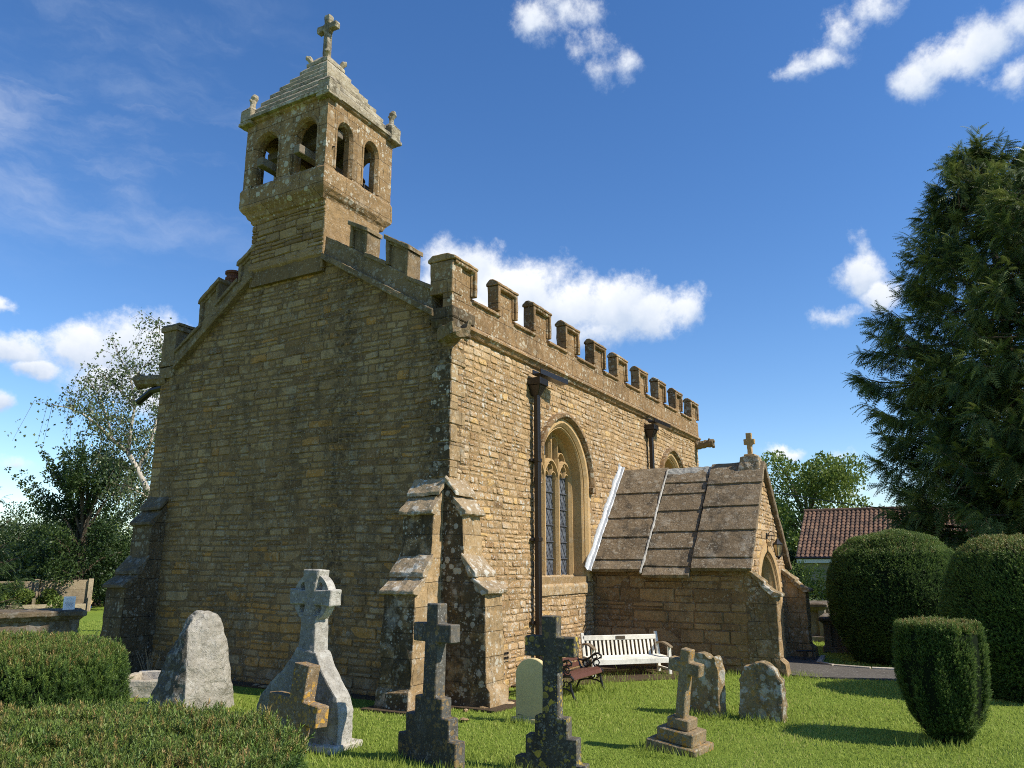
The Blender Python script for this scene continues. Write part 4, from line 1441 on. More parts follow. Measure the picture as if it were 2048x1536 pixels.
# raised gable edge and east verge
mb = MB()
mb.prism([(PX0 - .02, 2.02), (PC, 4.12), (PC, 4.30), (PX0 - .12, 2.10)], 'y', PYF - .03, PYF + .03, .7)
mb.build('gable_edge', M['buttress_cap'], church, bevel=.01, erode=(.12, .02, 7))
mb = MB()
mb.prism([(PC, 4.16), (PX1 + .22, 1.92), (PX1 + .22, 2.0), (PC, 4.28)], 'y', PYF - .10, PYF + .2, .3)
mb.build('gable_edge', M['porch_slab'], church, bevel=.01, erode=(.12, .015, 7))
# porch buttresses
PB = [(-.1, 1.88), (0, 1.88), (.12, 1.78), (.5, 1.42), (.49, .30), (.58, .22), (.62, -.2), (-.1, -.2)]
PCAP = [[(-.06, 2.0), (.30, 1.72), (.28, 1.63), (-.06, 1.90)], [(.20, 1.755), (.44, 1.56), (.60, 1.50), (.60, 1.44), (.44, 1.43), (.20, 1.65)]]
for (x0, x1) in ((PX0 - .02, PX0 + .30), (PX1 - .42, PX1 + .02)):
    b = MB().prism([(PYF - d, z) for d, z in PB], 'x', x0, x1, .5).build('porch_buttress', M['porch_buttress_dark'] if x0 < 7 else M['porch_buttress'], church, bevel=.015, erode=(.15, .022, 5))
    for c in PCAP:
        MB().prism([(PYF - d, z) for d, z in c], 'x', x0 - .05, x1 + .03, .5).build('weathering', M['headstone'], b, bevel=.01, erode=(.09, .02, 7))
# ridge cross on its pedestal
mb = MB()
yc = -3.14
mb.add([(PC - .26, yc - .26, 4.0), (PC + .26, yc - .26, 4.0), (PC + .26, yc + .26, 4.0), (PC - .26, yc + .26, 4.0), (PC - .16, yc - .20, 4.42), (PC + .16, yc - .20, 4.42), (PC + .16, yc + .20, 4.42), (PC - .16, yc + .20, 4.42)],
       [(3, 2, 1, 0), (4, 5, 6, 7), (0, 1, 5, 4), (1, 2, 6, 5), (2, 3, 7, 6), (3, 0, 4, 7)], .5)
mb.build('cross_pedestal', M['buttress_cap'], church, bevel=.02, erode=(.09, .022, 8))
mb = MB()
mb.box((PC - .12, yc - .12, 4.41), (PC + .12, yc + .12, 4.47), .5)
zc = 4.46
mb.prism([(yc - .05, zc), (yc + .05, zc), (yc + .05, zc + .22), (yc + .075, zc + .24), (yc + .12, zc + .24), (yc + .12, zc + .36), (yc + .065, zc + .36), (yc + .06, zc + .38), (yc + .06, zc + .50), (yc - .06, zc + .50), (yc - .06, zc + .38), (yc - .065, zc + .36), (yc - .12, zc + .36), (yc - .12, zc + .24), (yc - .075, zc + .24), (yc - .05, zc + .22)], 'x', PC - .05, PC + .05, .5)
mb.build('ridge_cross', M['dressed'], church, bevel=.01, erode=(.06, .01, 10))
# boot scraper recess at the east buttress
mb = MB()
mb.tube([(8.46, PYF - .62, 0), (8.46, PYF - .62, .38)], .018, 6).tube([(8.28, PYF - .30, .2), (8.5, PYF - .66, .2)], .02, 6).box((8.3, PYF - .5, .08), (8.5, PYF - .44, .2))
prop(mb.build('boot_scraper', M['iron']), 'black iron boot scraper at the foot of the porch doorway', 'boot scraper')

#PART3

# ------------------------------------------------------------------ ground, path, bare earth
def smooth_n(x, y, s, seed=0.0):
    return mnoise.noise(Vector((x * s, y * s, seed)))


gxs = np.concatenate([[-400, -150, -60], np.linspace(-26, 40, 67), [80, 200, 500]])
gys = np.concatenate([[-400, -150, -60], np.linspace(-26, 40, 67), [80, 200, 500]])
gv, gf = [], []
for y in gys:
    for x in gxs:
        z = 0.0
        if -26 <= x <= 40 and -26 <= y <= 40:
            z = .018 * smooth_n(x, y, .55) - .012
        gv.append((x, y, z))
nxg = len(gxs)
for j in range(len(gys) - 1):
    for i in range(nxg - 1):
        gf.append((j * nxg + i, j * nxg + i + 1, (j + 1) * nxg + i + 1, (j + 1) * nxg + i))
prop(np_mesh('ground', gv, gf, [M['turf']], smooth=True), kind='structure')


def sheet(name, poly, z, mat, kind='structure'):
    o = MB().prism(poly, 'z', z - .05, z).build(name, mat, erode=(.35, .004, 3.0))
    return prop(o, kind=kind)


sheet('path', [(5.95, -3.4), (5.65, -4.3), (5.75, -4.75), (5.95, -5.3), (6.2, -6.2), (6.3, -14), (7.75, -14), (7.6, -6.5), (7.4, -5.2), (7.5, -4.5), (7.9, -4.1), (9.2, -4.0), (9.2, -3.4)], .022, M['asphalt'])
mb = MB()
kp = [(7.80, -14.0), (7.66, -6.5), (7.46, -5.2), (7.56, -4.5), (7.95, -4.15), (9.2, -4.06)]
for (a, b) in zip(kp[:-1], kp[1:]):
    d = Vector((b[0] - a[0], b[1] - a[1], 0))
    n = max(1, int(d.length / .9))
    for k in range(n):
        p = Vector((*a, 0)) + d * (k / n)
        q = Vector((*a, 0)) + d * ((k + .985) / n)
        s = Vector((d.y, -d.x, 0)).normalized() * .05
        mb.add([p - s + Vector((0, 0, -.1)), q - s + Vector((0, 0, -.1)), q + s + Vector((0, 0, -.1)), p + s + Vector((0, 0, -.1)),
                p - s + Vector((0, 0, .05)), q - s + Vector((0, 0, .05)), q + s + Vector((0, 0, .05)), p + s + Vector((0, 0, .05))],
               [(3, 2, 1, 0), (4, 5, 6, 7), (0, 1, 5, 4), (1, 2, 6, 5), (2, 3, 7, 6), (3, 0, 4, 7)], random.random())
prop(mb.build('path_kerb', M['kerbstone'], bevel=.01), kind='structure')
sheet('soil_strip', [(-.95, 8.0), (-.28, 7.2), (-.22, .8), (-.98, .82), (-.95, -.15), (-.2, -.3), (-.2, -1.0), (.75, -1.05), (.8, -.3), (1.5, -.30), (1.5, .3), (.3, .3), (.3, 8)], .016, M['soil'])
sheet('soil_bed', [(2.5, -.75), (3.3, -1.25), (4.5, -2.45), (5.58, -2.9), (5.58, 0), (2.0, 0), (1.9, -.4)], .014, M['soil'])
mb = MB()
for i in range(34):
    x, y = (random.uniform(-.95, .8), random.uniform(-1.0, .9)) if i < 20 else (random.uniform(-.5, -.1), random.uniform(.9, 6.8))
    s = random.uniform(.03, .13)
    mb.lathe([(s * .7, -.02), (s, s * .2), (s * .6, s * .5), (s * .1, s * .55)], 7, random.random(), 0, (x, y, .01), Matrix.Translation((x, y, 0)) @ Matrix.Diagonal((1, random.uniform(.6, 1.4), .7, 1)) @ Matrix.Translation((-x, -y, 0)))
prop(mb.build('rubble_stones', M['buttress'], erode=(.06, .02, 9)), 'loose small stones along the foot of the church wall', 'stones', kind='stuff')

# ------------------------------------------------------------------ gravestones
def frame(base, az, lean=0.0, tip=0.0):
    a = R(az)
    X = Vector((-math.cos(a), -math.sin(a), 0))
    Y = Vector((math.sin(a), -math.cos(a), 0))
    m = Matrix((X, Y, Vector((0, 0, 1)))).transposed().to_4x4()
    m.translation = Vector(base)
    return m @ Matrix.Rotation(lean, 4, 'Y') @ Matrix.Rotation(tip, 4, 'X')


def slab(name, outline, t, fr, mat, label=None, cat=None, group=None, bevel=.012, er=(.07, .010, 8.0), parent=None, y0=0.0):
    mb = MB().prism(outline, 'y', y0, y0 + t, .5)
    if parent is None:
        o = mb.build(name, mat, None, bevel=bevel, erode=er, frame=fr)
        return prop(o, label, cat, group)
    return mb.build(name, mat, parent, bevel=bevel, erode=er)


GR = 'gravestones standing in the lawn'
# dark stepped cross
slab('stepped_cross', [(-.07, 1.63), (.11, 1.63), (.11, 1.415), (.32, 1.415), (.32, 1.225), (.105, 1.225), (.095, .66), (.20, .66), (.20, .47), (.315, .47), (.315, .255), (.42, .255), (.42, -.1), (-.50, -.1), (-.50, .25), (-.38, .25), (-.38, .465), (-.235, .465), (-.235, .66), (-.115, .66), (-.09, 1.225), (-.29, 1.225), (-.29, 1.42), (-.07, 1.42)],
     .15, frame((-3.03, -1.86, 0), 77), M['dark_cross'], 'plain blackened grey stone cross on stepped base, left of the yellow spotted cross', 'gravestone', GR, .010, (.08, .004, 8))
slab('spotted_cross', [(-.065, 1.52), (.105, 1.52), (.105, 1.31), (.30, 1.31), (.295, 1.11), (.115, 1.11), (.11, .52), (.205, .52), (.205, .33), (.305, .33), (.305, .09), (.39, .09), (.39, -.1), (-.37, -.1), (-.37, .13), (-.255, .13), (-.255, .34), (-.155, .345), (-.15, .53), (-.065, .535), (-.06, 1.115), (-.255, 1.11), (-.255, 1.315), (-.065, 1.315)],
     .15, frame((-2.72, -3.14, 0), 97), M['spotted_cross'], 'black stone cross on stepped base freckled with round yellow lichen spots', 'gravestone', GR, .010, (.08, .004, 8))
# leaning small cross on three steps
lean_cross = empty('leaning_cross')
lean_cross.matrix_world = frame((-1.26, -3.97, -.02), 80, R(6), R(2))
prop(lean_cross, 'small leaning brown stone cross on three block steps', 'gravestone', GR)
MB().box((-.33, -.06, -.2), (.28, .42, .11)).build('lower_step', M['brown_cross'], lean_cross, bevel=.012, erode=(.08, .006, 8))
MB().box((-.23, .0, .108), (.22, .36, .25)).build('middle_step', M['brown_cross'], lean_cross, bevel=.012, erode=(.08, .006, 8))
MB().box((-.135, .06, .248), (.13, .30, .37)).build('top_step', M['brown_cross'], lean_cross, bevel=.012, erode=(.08, .006, 8))
mb = MB().prism([(-.058, .34), (.058, .34), (.045, .86), (.185, .86), (.185, 1.0), (.05, 1.0), (.05, 1.13), (-.07, 1.13), (-.07, 1.0), (-.205, 1.0), (-.205, .86), (-.065, .86)], 'y', .10, .235, .5)
cs_ = mb.build('cross_shaft', M['brown_cross'], lean_cross, bevel=.010, erode=(.07, .005, 9))
cs_.matrix_basis = Matrix.Translation((0, 0, .36)) @ Matrix.Rotation(R(4.5), 4, 'Y') @ Matrix.Translation((0, 0, -.36))
# pale round-topped stone
pale = empty('pale_headstone')
pale.matrix_world = frame((-.57, -1.74, 0), 86)
prop(pale, 'smooth pale greenish headstone with a round top, before the red-brown bench', 'gravestone', GR)
slab('tablet', [(-.20, .04), (.31, .04), (.31, .60)] + [(.055 + .255 * math.cos(R(a)), .585 + .225 * math.sin(R(a))) for a in range(10, 171, 10)] + [(-.20, .60)], .085, None, M['pale_stone'], bevel=.008, er=(.10, .002, 6), parent=pale)
MB().box((-.24, -.05, -.1), (.35, .15, .05)).build('plinth', M['pale_stone'], pale, bevel=.008)
MB().box((-.165, -.0025, .075), (-.115, .0, .082)).box((-.11, -.0025, .075), (-.08, .0, .082)).build('small_inscription', M['tomb'], pale)
# two old lichened headstones
slab('old_headstone', [(-.37, -.1), (-.35, .3), (-.33, .50), (-.31, .53), (-.29, .60), (-.25, .675), (-.20, .685), (-.15, .70), (-.08, .735), (0, .745), (.05, .735), (.12, .69), (.17, .655), (.19, .60), (.20, .55), (.235, .53), (.25, .50), (.24, .2), (.23, -.1)],
     .20, frame((1.12, -4.48, 0), 85, R(-1)), M['headstone'], 'squat lichen blotched headstone with broken shoulders, nearest the porch buttress', 'gravestone', GR, .02, (.055, .020, 7))
slab('old_headstone', [(-.36, -.1), (-.33, .4), (-.32, .62), (-.30, .66), (-.27, .75), (-.20, .80), (-.10, .82), (0, .81), (.05, .775), (.085, .76), (.11, .77), (.135, .80), (.165, .795), (.185, .75), (.19, .68), (.215, .655), (.225, .60), (.22, .2), (.235, -.1)],
     .17, frame((1.10, -3.66, 0), 70, R(2)), M['headstone'], 'old scroll topped headstone half hidden behind the small leaning cross', 'gravestone', GR, .018, (.055, .018, 7))
# grey boulder memorial: a shaded left face and a lit right face meeting in a sharp ridge
LV = [(-.12, (314, 12.95), (352, 12.5), (393, 12.2), (432, 12.45), (470, 12.7), (489, 13.0), (470, 13.45), (390, 13.5)),
      (.30, (328, 12.9), (360, 12.5), (394, 12.25), (432, 12.45), (470, 12.68), (485, 12.95), (466, 13.35), (392, 13.4)),
      (.62, (346, 12.85), (368, 12.55), (391, 12.35), (428, 12.5), (464, 12.7), (476, 12.9), (458, 13.2), (396, 13.25)),
      (.95, (364, 12.8), (376, 12.6), (389, 12.45), (424, 12.55), (456, 12.7), (466, 12.85), (450, 13.05), (398, 13.1)),
      (1.18, (376, 12.8), (382, 12.65), (388, 12.55), (420, 12.6), (447, 12.72), (454, 12.85), (442, 12.98), (400, 13.0)),
      (1.31, (385, 12.8), (389, 12.7), (394, 12.62), (418, 12.65), (438, 12.75), (443, 12.85), (432, 12.92), (404, 12.95)),
      (1.37, (397, 12.8), (400, 12.75), (404, 12.72), (416, 12.72), (427, 12.77), (429, 12.82), (424, 12.86), (408, 12.88))]
vs = []
for row in LV:
    for (px, D) in row[1:]:
        q_ = at(px, 1129, D)
        vs.append((q_.x, q_.y, row[0]))
n = 8
fs = [(i * n + j, i * n + (j + 1) % n, (i + 1) * n + (j + 1) % n, (i + 1) * n + j) for i in range(len(LV) - 1) for j in range(n)] + [tuple(range(n))[::-1], tuple((len(LV) - 1) * n + j for j in range(n))]
bo_o = MB().add(vs, fs).build('grey_boulder', M['boulder'], None, bevel=.025, erode=(.055, .035, 4.5))
prop(bo_o, 'tall rough grey boulder used as a memorial, left of the ringed cross', 'gravestone', GR)
# ringed granite cross: square shaft rising from a flared slab
celt = empty('ringed_cross')
celt.matrix_world = frame((-3.10, -.20, 0), 90)
prop(celt, 'weathered pale granite ringed cross rising from a flared slab', 'gravestone', GR)
slab('flared_slab', [(-.86, -.1), (-.86, .36), (-.80, .50), (-.66, .66), (-.48, .80), (-.33, .96), (-.25, 1.08), (.06, 1.04), (.16, .86), (.30, .68), (.42, .56), (.46, .40), (.46, -.1)], .26, None, M['granite'], bevel=.02, er=(.06, .012, 9), parent=celt)
slab('shaft', [(-.235, 1.0), (.035, .98), (.02, 1.40), (.05, 1.46), (-.24, 1.46), (-.215, 1.42)], .235, None, M['granite'], bevel=.015, er=(.06, .010, 9), parent=celt, y0=.01)
slab('cross_head', [(-.185, 1.45), (-.005, 1.45), (-.015, 1.575), (.235, 1.56), (.245, 1.755), (-.015, 1.745), (.035, 1.985), (-.235, 1.995), (-.18, 1.745), (-.43, 1.765), (-.425, 1.58), (-.18, 1.575)], .20, None, M['granite'], bevel=.012, er=(.05, .010, 10), parent=celt, y0=.01)


def wheel(parent, mat, cx, cz, r, y0, y1, hr, hd):
    """stone disc pierced by four round holes: the cut is done once with a boolean and kept as plain mesh"""
    a_ = MB().lathe([(r, 0), (r, y1 - y0)], 40).build('ring', mat)
    hb_ = MB()
    for sx_ in (-1, 1):
        for sz_ in (-1, 1):
            hb_.lathe([(hr, -.1), (hr, y1 - y0 + .1)], 16, .5, 0, (sx_ * hd, sz_ * hd, 0))
    h_ = hb_.build('cutter', mat)
    md = a_.modifiers.new('holes', 'BOOLEAN')
    md.object = h_
    md.operation = 'DIFFERENCE'
    md.solver = 'EXACT'
    dg = bpy.context.evaluated_depsgraph_get()
    me = bpy.data.meshes.new_from_object(a_.evaluated_get(dg))
    a_.modifiers.clear()
    a_.data = me
    bpy.data.objects.remove(h_)
    tn_ = me.attributes.get('tone') or me.attributes.new('tone', 'FLOAT', 'POINT')
    tn_.data.foreach_set('value', np.full(len(me.vertices), .5, dtype=np.float32))
    a_.parent = parent
    a_.matrix_parent_inverse = Matrix.Identity(4)
    a_.matrix_basis = Matrix.Translation((cx, y1, cz)) @ Matrix.Rotation(R(90), 4, 'X')
    return a_


wheel(celt, M['granite'], -.098, 1.66, .285, .04, .175, .052, .128)
MB().box((-.98, -.12, -.1), (.50, .40, .06)).build('plinth', M['kerbstone'], celt, bevel=.02, erode=(.1, .02, 7))
# flat rusty cross leaning before it
slab('rusty_cross', [(-.13, -.1), (.07, -.1), (.08, .36), (.34, .35), (.34, .57), (.09, .58), (.11, .96), (-.14, .97), (-.15, .60), (-.50, .60), (-.50, .38), (-.15, .37)], .17,
     frame((-3.56, -.40, 0), 84, R(4), R(-3)), M['flat_cross'], 'low orange lichened stone cross leaning in front of the granite ringed cross', 'gravestone', GR, .008, (.07, .004, 9))

# kerbed grave beside the drum yew
kg = empty('kerbed_grave', (gp(285, 1392)), R(8))
prop(kg, 'low white stone grave kerb between the yew drum and the boulder', 'grave kerb')
for lo, hi in (((-.55, -.1, -.05), (.62, .06, .24)), ((.5, .07, -.05), (.64, .9, .30)), ((-.55, .9, -.05), (.64, 1.03, .26)), ((-.62, .07, -.05), (-.48, .9, .24))):
    MB().box(lo, hi, random.random()).build('kerb_block', M['kerbstone'], kg, bevel=.015, erode=(.1, .014, 7))
MB().box((-.47, .07, -.05), (.49, .89, .07)).build('grave_earth', M['soil'], kg)
kg.rotation_euler = (0, 0, R(-62))

# ------------------------------------------------------------------ chest tombs
def tomb(name, loc, rz, lx, ly, h, label, mat_b, mat_t):
    t = empty(name, loc, rz)
    prop(t, label, 'tomb', 'chest tombs round the church')
    mb = MB()
    mb.box((-lx / 2 + .18, -ly / 2 + .16, .12), (lx / 2 - .18, ly / 2 - .16, h - .18), .5)
    for sx_ in (-1, 1):
        for sy_ in (-1, 1):
            x, y = sx_ * (lx / 2 - .19), sy_ * (ly / 2 - .17)
            mb.box((x - .09, y - .09, .1), (x + .09, y + .09, h - .17), .6)
    mb.build('chest', mat_b, t, bevel=.012, erode=(.14, .016, 5))
    MB().box((-lx / 2 + .06, -ly / 2 + .05, -.1), (lx / 2 - .06, ly / 2 - .05, .13), .5).build('plinth', mat_b, t, bevel=.02, erode=(.16, .02, 5))
    mb = MB()
    vs = []
    for (o, z) in ((-.10, h - .19), (-.04, h - .12), (0, h - .10), (0, h - .03), (-.025, h), ):
        vs += [(-lx / 2 - o, -ly / 2 - o, z), (lx / 2 + o, -ly / 2 - o, z), (lx / 2 + o, ly / 2 + o, z), (-lx / 2 - o, ly / 2 + o, z)]
    fs = [(j * 4 + k, j * 4 + (k + 1) % 4, (j + 1) * 4 + (k + 1) % 4, (j + 1) * 4 + k) for j in range(4) for k in range(4)] + [(3, 2, 1, 0), (16, 17, 18, 19)]
    mb.add(vs, fs, .5)
    mb.build('top_slab', mat_t, t, bevel=.008, erode=(.16, .018, 5))
    return t


tl = at(8, 1222, 18.4)
tomb('chest_tomb', (tl.x, tl.y, 0), R(-24), 2.7, 1.2, 1.17, 'dark chest tomb with a wide mossy slab beyond the yew drum', M['tomb'], M['tomb_top'])
tr1 = at(1626, 1240, 24.5)
tomb('chest_tomb', (tr1.x, tr1.y, 0), R(4), 1.9, .95, 1.0, 'chest tomb with grey slab close beside the porch buttress', M['tomb'], M['tomb_top'])
tr2 = at(1692, 1262, 21.6)
tomb('chest_tomb', (tr2.x, tr2.y, 0), R(4), 1.7, 1.1, .82, 'dark chest tomb half under the big round yew', M['tomb'], M['tomb_top'])
st = gp(1672, 1284)
slab('low_headstone', [(-.32, -.1), (-.32, .25), (-.26, .38), (-.14, .46), (0, .48), (.14, .46), (.26, .38), (.32, .25), (.32, -.1)], .16, frame((st.x, st.y, 0), 78), M['brown_cross'], 'low brown rounded headstone in front of the tomb under the round yew', 'gravestone', None, .02, (.07, .014, 7))

# notice on the far tomb edge
NTS = .8
_n = at(139, 1203, 18.3)
nt = empty('paper_notice', (_n.x, _n.y, 1.165), R(-30))
prop(nt, 'white printed paper notice standing at the end of the left chest tomb', 'notice')
nz = 0.0
MB().box((-.105, -.004, nz), (.105, .004, nz + .26)).build('sheet', M['paper'], nt).rotation_euler = (R(-6), 0, 0)
mb = MB()
for i in range(9):
    w = .15 if i % 3 else .11
    mb.box((-w / 2, -.0075, nz + .035 + i * .022), (w / 2, -.005, nz + .040 + i * .022))
mb.build('printed_lines', M['ink'], nt).rotation_euler = (R(-6), 0, 0)
MB().box((-.10, .004, 0), (.10, .05, .02)).build('wooden_foot', M['grey_wood'], nt)

# ------------------------------------------------------------------ benches
wb_p = gp(1263, 1352)
wb = empty('white_bench', (wb_p.x + .16, wb_p.y + .16, 0), R(-45))
prop(wb, 'white painted wooden bench with slatted back and memorial plate', 'bench')
HL = .80
mb = MB()
slope = .20
zs_ = .32


def bk(z):
    return .20 + (z - zs_) * slope * 1.3


mb.box((-HL + .04, bk(.66) - .035, .61), (HL - .04, bk(.66) + .02, .70), .7)
mb.build('top_rail', M['white_paint'], wb, bevel=.006)
for k in range(17):
    x = -HL + .12 + k * (2 * HL - .24) / 16
    m2 = MB()
    m2.add([(x - .021, bk(.33) - .012, .33), (x + .021, bk(.33) - .012, .33), (x + .021, bk(.33) + .012, .33), (x - .021, bk(.33) + .012, .33),
            (x - .021, bk(.615) - .012, .615), (x + .021, bk(.615) - .012, .615), (x + .021, bk(.615) + .012, .615), (x - .021, bk(.615) + .012, .615)],
           [(3, 2, 1, 0), (4, 5, 6, 7), (0, 1, 5, 4), (1, 2, 6, 5), (2, 3, 7, 6), (3, 0, 4, 7)], random.choice([.2, .5, .8, .9]))
    m2.build('back_slat', M['white_paint'], wb)
for k in range(5):
    y = .16 - k * .10
    MB().box((-HL + .0, y - .044, zs_ - .012 - k * .002), (HL - .0, y + .044, zs_ + .016 - k * .002), random.random()).build('seat_slat', M['white_paint'], wb, bevel=.005)
MB().box((-HL + .02, -.30, zs_ - .10), (HL - .02, -.262, zs_ - .005), .8).build('front_apron', M['white_paint'], wb, bevel=.005)
for sx_ in (-1, 1):
    x = sx_ * (HL - .02)
    m2 = MB()
    m2.add([(x - .03, .17, 0), (x + .03, .17, 0), (x + .03, .24, 0), (x - .03, .24, 0), (x - .03, bk(.33) - .02, .33), (x + .03, bk(.33) - .02, .33), (x + .03, bk(.33) + .045, .33), (x - .03, bk(.33) + .045, .33),
            (x - .03, bk(.75) - .02, .75), (x + .03, bk(.75) - .02, .75), (x + .03, bk(.75) + .03, .75), (x - .03, bk(.75) + .03, .75)],
           [(3, 2, 1, 0), (8, 9, 10, 11)] + [(a * 4 + k, a * 4 + (k + 1) % 4, a * 4 + 4 + (k + 1) % 4, a * 4 + 4 + k) for a in (0, 1) for k in range(4)], .8)
    m2.build('back_leg', M['white_paint'], wb, bevel=.005)
    MB().box((x - .03, -.30, 0), (x + .03, -.24, .52), .7).build('front_leg', M['white_paint'], wb, bevel=.005)
    m2 = MB()
    n_ = 8
    vs = []
    for i in range(n_ + 1):
        t = i / n_
        y = .235 - t * .60
        z = .52 + .035 * math.sin(t * 3.6) + .01 - .02 * t
        w = .032 + .012 * math.sin(t * 3)
        vs += [(x - w, y, z), (x + w, y, z), (x + w, y, z + .03), (x - w, y, z + .03)]
    m2.add(vs, [(i * 4 + k, i * 4 + (k + 1) % 4, i * 4 + 4 + (k + 1) % 4, i * 4 + 4 + k) for i in range(n_) for k in range(4)] + [(3, 2, 1, 0), (n_ * 4, n_ * 4 + 1, n_ * 4 + 2, n_ * 4 + 3)], .3)
    m2.build('armrest', M['grey_wood'], wb, bevel=.004)
    MB().box((x - .02, -.24, .08), (x + .02, .18, .12), .6).build('side_stretcher', M['white_paint'], wb)
MB().box((-.10, bk(.66) - .041, .625), (.10, bk(.66) - .034, .685)).build('memorial_plate', M['brass'], wb)

bb = empty('red_brown_bench', (1.83, -1.22, 0), 0)
prop(bb, 'red-brown slatted bench with black scrolled iron ends', 'bench')
SEAT = [(-.325, .275), (-.30, .325), (-.24, .345), (-.16, .335), (-.07, .32), (.02, .31)]
for (y, z), (y2, z2) in zip(SEAT[:-1], SEAT[1:]):
    a = math.atan2(z2 - z, y2 - y)
    MB().box((-.58, -.038, -.012), (.58, .038, .012), random.random(), 0, Matrix.Translation((0, (y + y2) / 2, (z + z2) / 2 + .015)) @ Matrix.Rotation(a, 4, 'X')).build('seat_slat', M['brown_slat'], bb, bevel=.005)
for k in range(4):
    z = .40 + k * .095
    MB().box((-.58, -.012, -.038), (.58, .012, .038), random.random(), 0, Matrix.Translation((0, .105 + k * .030, z)) @ Matrix.Rotation(R(-17), 4, 'X')).build('back_slat', M['brown_slat'], bb, bevel=.005)


def arc(cy, cz, r, a0, a1, n=14, spiral=0.0):
    return [(cy + (r - spiral * i / n) * math.cos(R(a0 + (a1 - a0) * i / n)), cz + (r - spiral * i / n) * math.sin(R(a0 + (a1 - a0) * i / n))) for i in range(n + 1)]


for sx_ in (-1, 1):
    x = sx_ * .585
    m2 = MB()

    def iron(pts, r=.014):
        m2.tube([(x, y, z) for y, z in pts], r, 6)
    iron([(-.37, 0), (-.335, .06), (-.30, .16), (-.285, .26), (-.335, .275), (-.34, .31), (-.30, .345), (-.2, .34), (0, .305), (.06, .33), (.10, .42), (.16, .60), (.20, .74)], .019)
    iron([(.16, 0), (.12, .08), (.07, .18), (.05, .30)], .019)
    iron([(.11, .47), (.02, .455), (-.10, .50), (-.20, .575), (-.27, .585), (-.315, .55), (-.31, .51), (-.28, .51)], .017)
    iron([(.07, .36), (.02, .33), (-.06, .36), (-.15, .43), (-.2, .47), (-.25, .48), (-.28, .44), (-.26, .39), (-.21, .40)], .013)
    iron(arc(-.02, .405, .055, 0, 400, 20, .02), .011)
    iron(arc(-.19, .52, .05, 90, 470, 20, .02), .011)
    iron(arc(-.24, .43, .075, 120, -140, 14, .0), .012)
    iron([(-.31, .12), (-.22, .155), (-.11, .165), (0, .155), (.09, .13)], .014)
    iron(arc(-.12, .235, .062, 0, 360, 18), .011)
    iron(arc(-.225, .225, .045, -40, 300, 14, .015), .010)
    iron(arc(-.01, .225, .045, 220, -120, 14, .015), .010)
    iron(arc(-.12, .17, .03, 0, 180, 8), .012)
    m2.build('end_frame', M['iron'], bb)

# ------------------------------------------------------------------ lantern on the porch gable
lt = empty('wall_lantern', (7.45, PYF, 0))
prop(lt, 'black iron lantern with amber panes above the porch arch', 'lantern')
MB().tube([(0, -.015, 2.50), (0, -.02, 2.72)], .022, 8).tube([(0, -.02, 2.66), (0, -.14, 2.66), (0, -.24, 2.65)], .012, 6).tube([(0, p[0], p[1]) for p in arc(-.12, 2.69, .06, 200, -20, 12)], .008, 6).tube([(0, -.24, 2.66), (0, -.24, 2.58)], .010, 6).build('bracket', M['iron'], lt)
mb = MB()
mb.lathe([(.02, 2.60), (.035, 2.56), (.10, 2.49), (.115, 2.475), (.105, 2.465)], 6, .5, 0, (0, -.24, 0))
mb.lathe([(.06, 2.23), (.065, 2.215), (.03, 2.19), (.012, 2.16)], 6, .5, 0, (0, -.24, 0))
for k in range(6):
    a = math.pi * 2 * k / 6
    mb.tube([(.062 * math.cos(a), -.24 + .062 * math.sin(a), 2.22), (.10 * math.cos(a), -.24 + .10 * math.sin(a), 2.47)], .007, 5)
mb.build('lantern_frame', M['iron'], lt)
MB().lathe([(.056, 2.225), (.094, 2.468)], 6, .5, 0, (0, -.24, 0)).build('panes', M['lamp_glass'], lt)

# ------------------------------------------------------------------ yew topiary
def sprig_template(n=16, ln=.34, wd=.06, ang=58):
    """yew shoot: needles set spirally round a short stem"""
    v, f, t = [], [], []
    for i in range(n):
        q = i / (n - 1)
        z = .10 + .82 * q
        th = 2.39996 * i
        a = R(ang - 26 * q)
        l = ln * (1 - .35 * q * q)
        o = (math.cos(th), math.sin(th))
        w = (-o[1] * wd * .5, o[0] * wd * .5)
        b = len(v)
        v += [(w[0], w[1], z), (-w[0], -w[1], z), (o[0] * math.sin(a) * l, o[1] * math.sin(a) * l, z + math.cos(a) * l)]
        f.append((b, b + 1, b + 2))
        t += [.14 * q - .10, .14 * q - .10, .16 * q - .02]
    return v, f, t


SPRIG = sprig_template(16, .42, .085)
SPRIG_S = sprig_template(9, .50, .13)


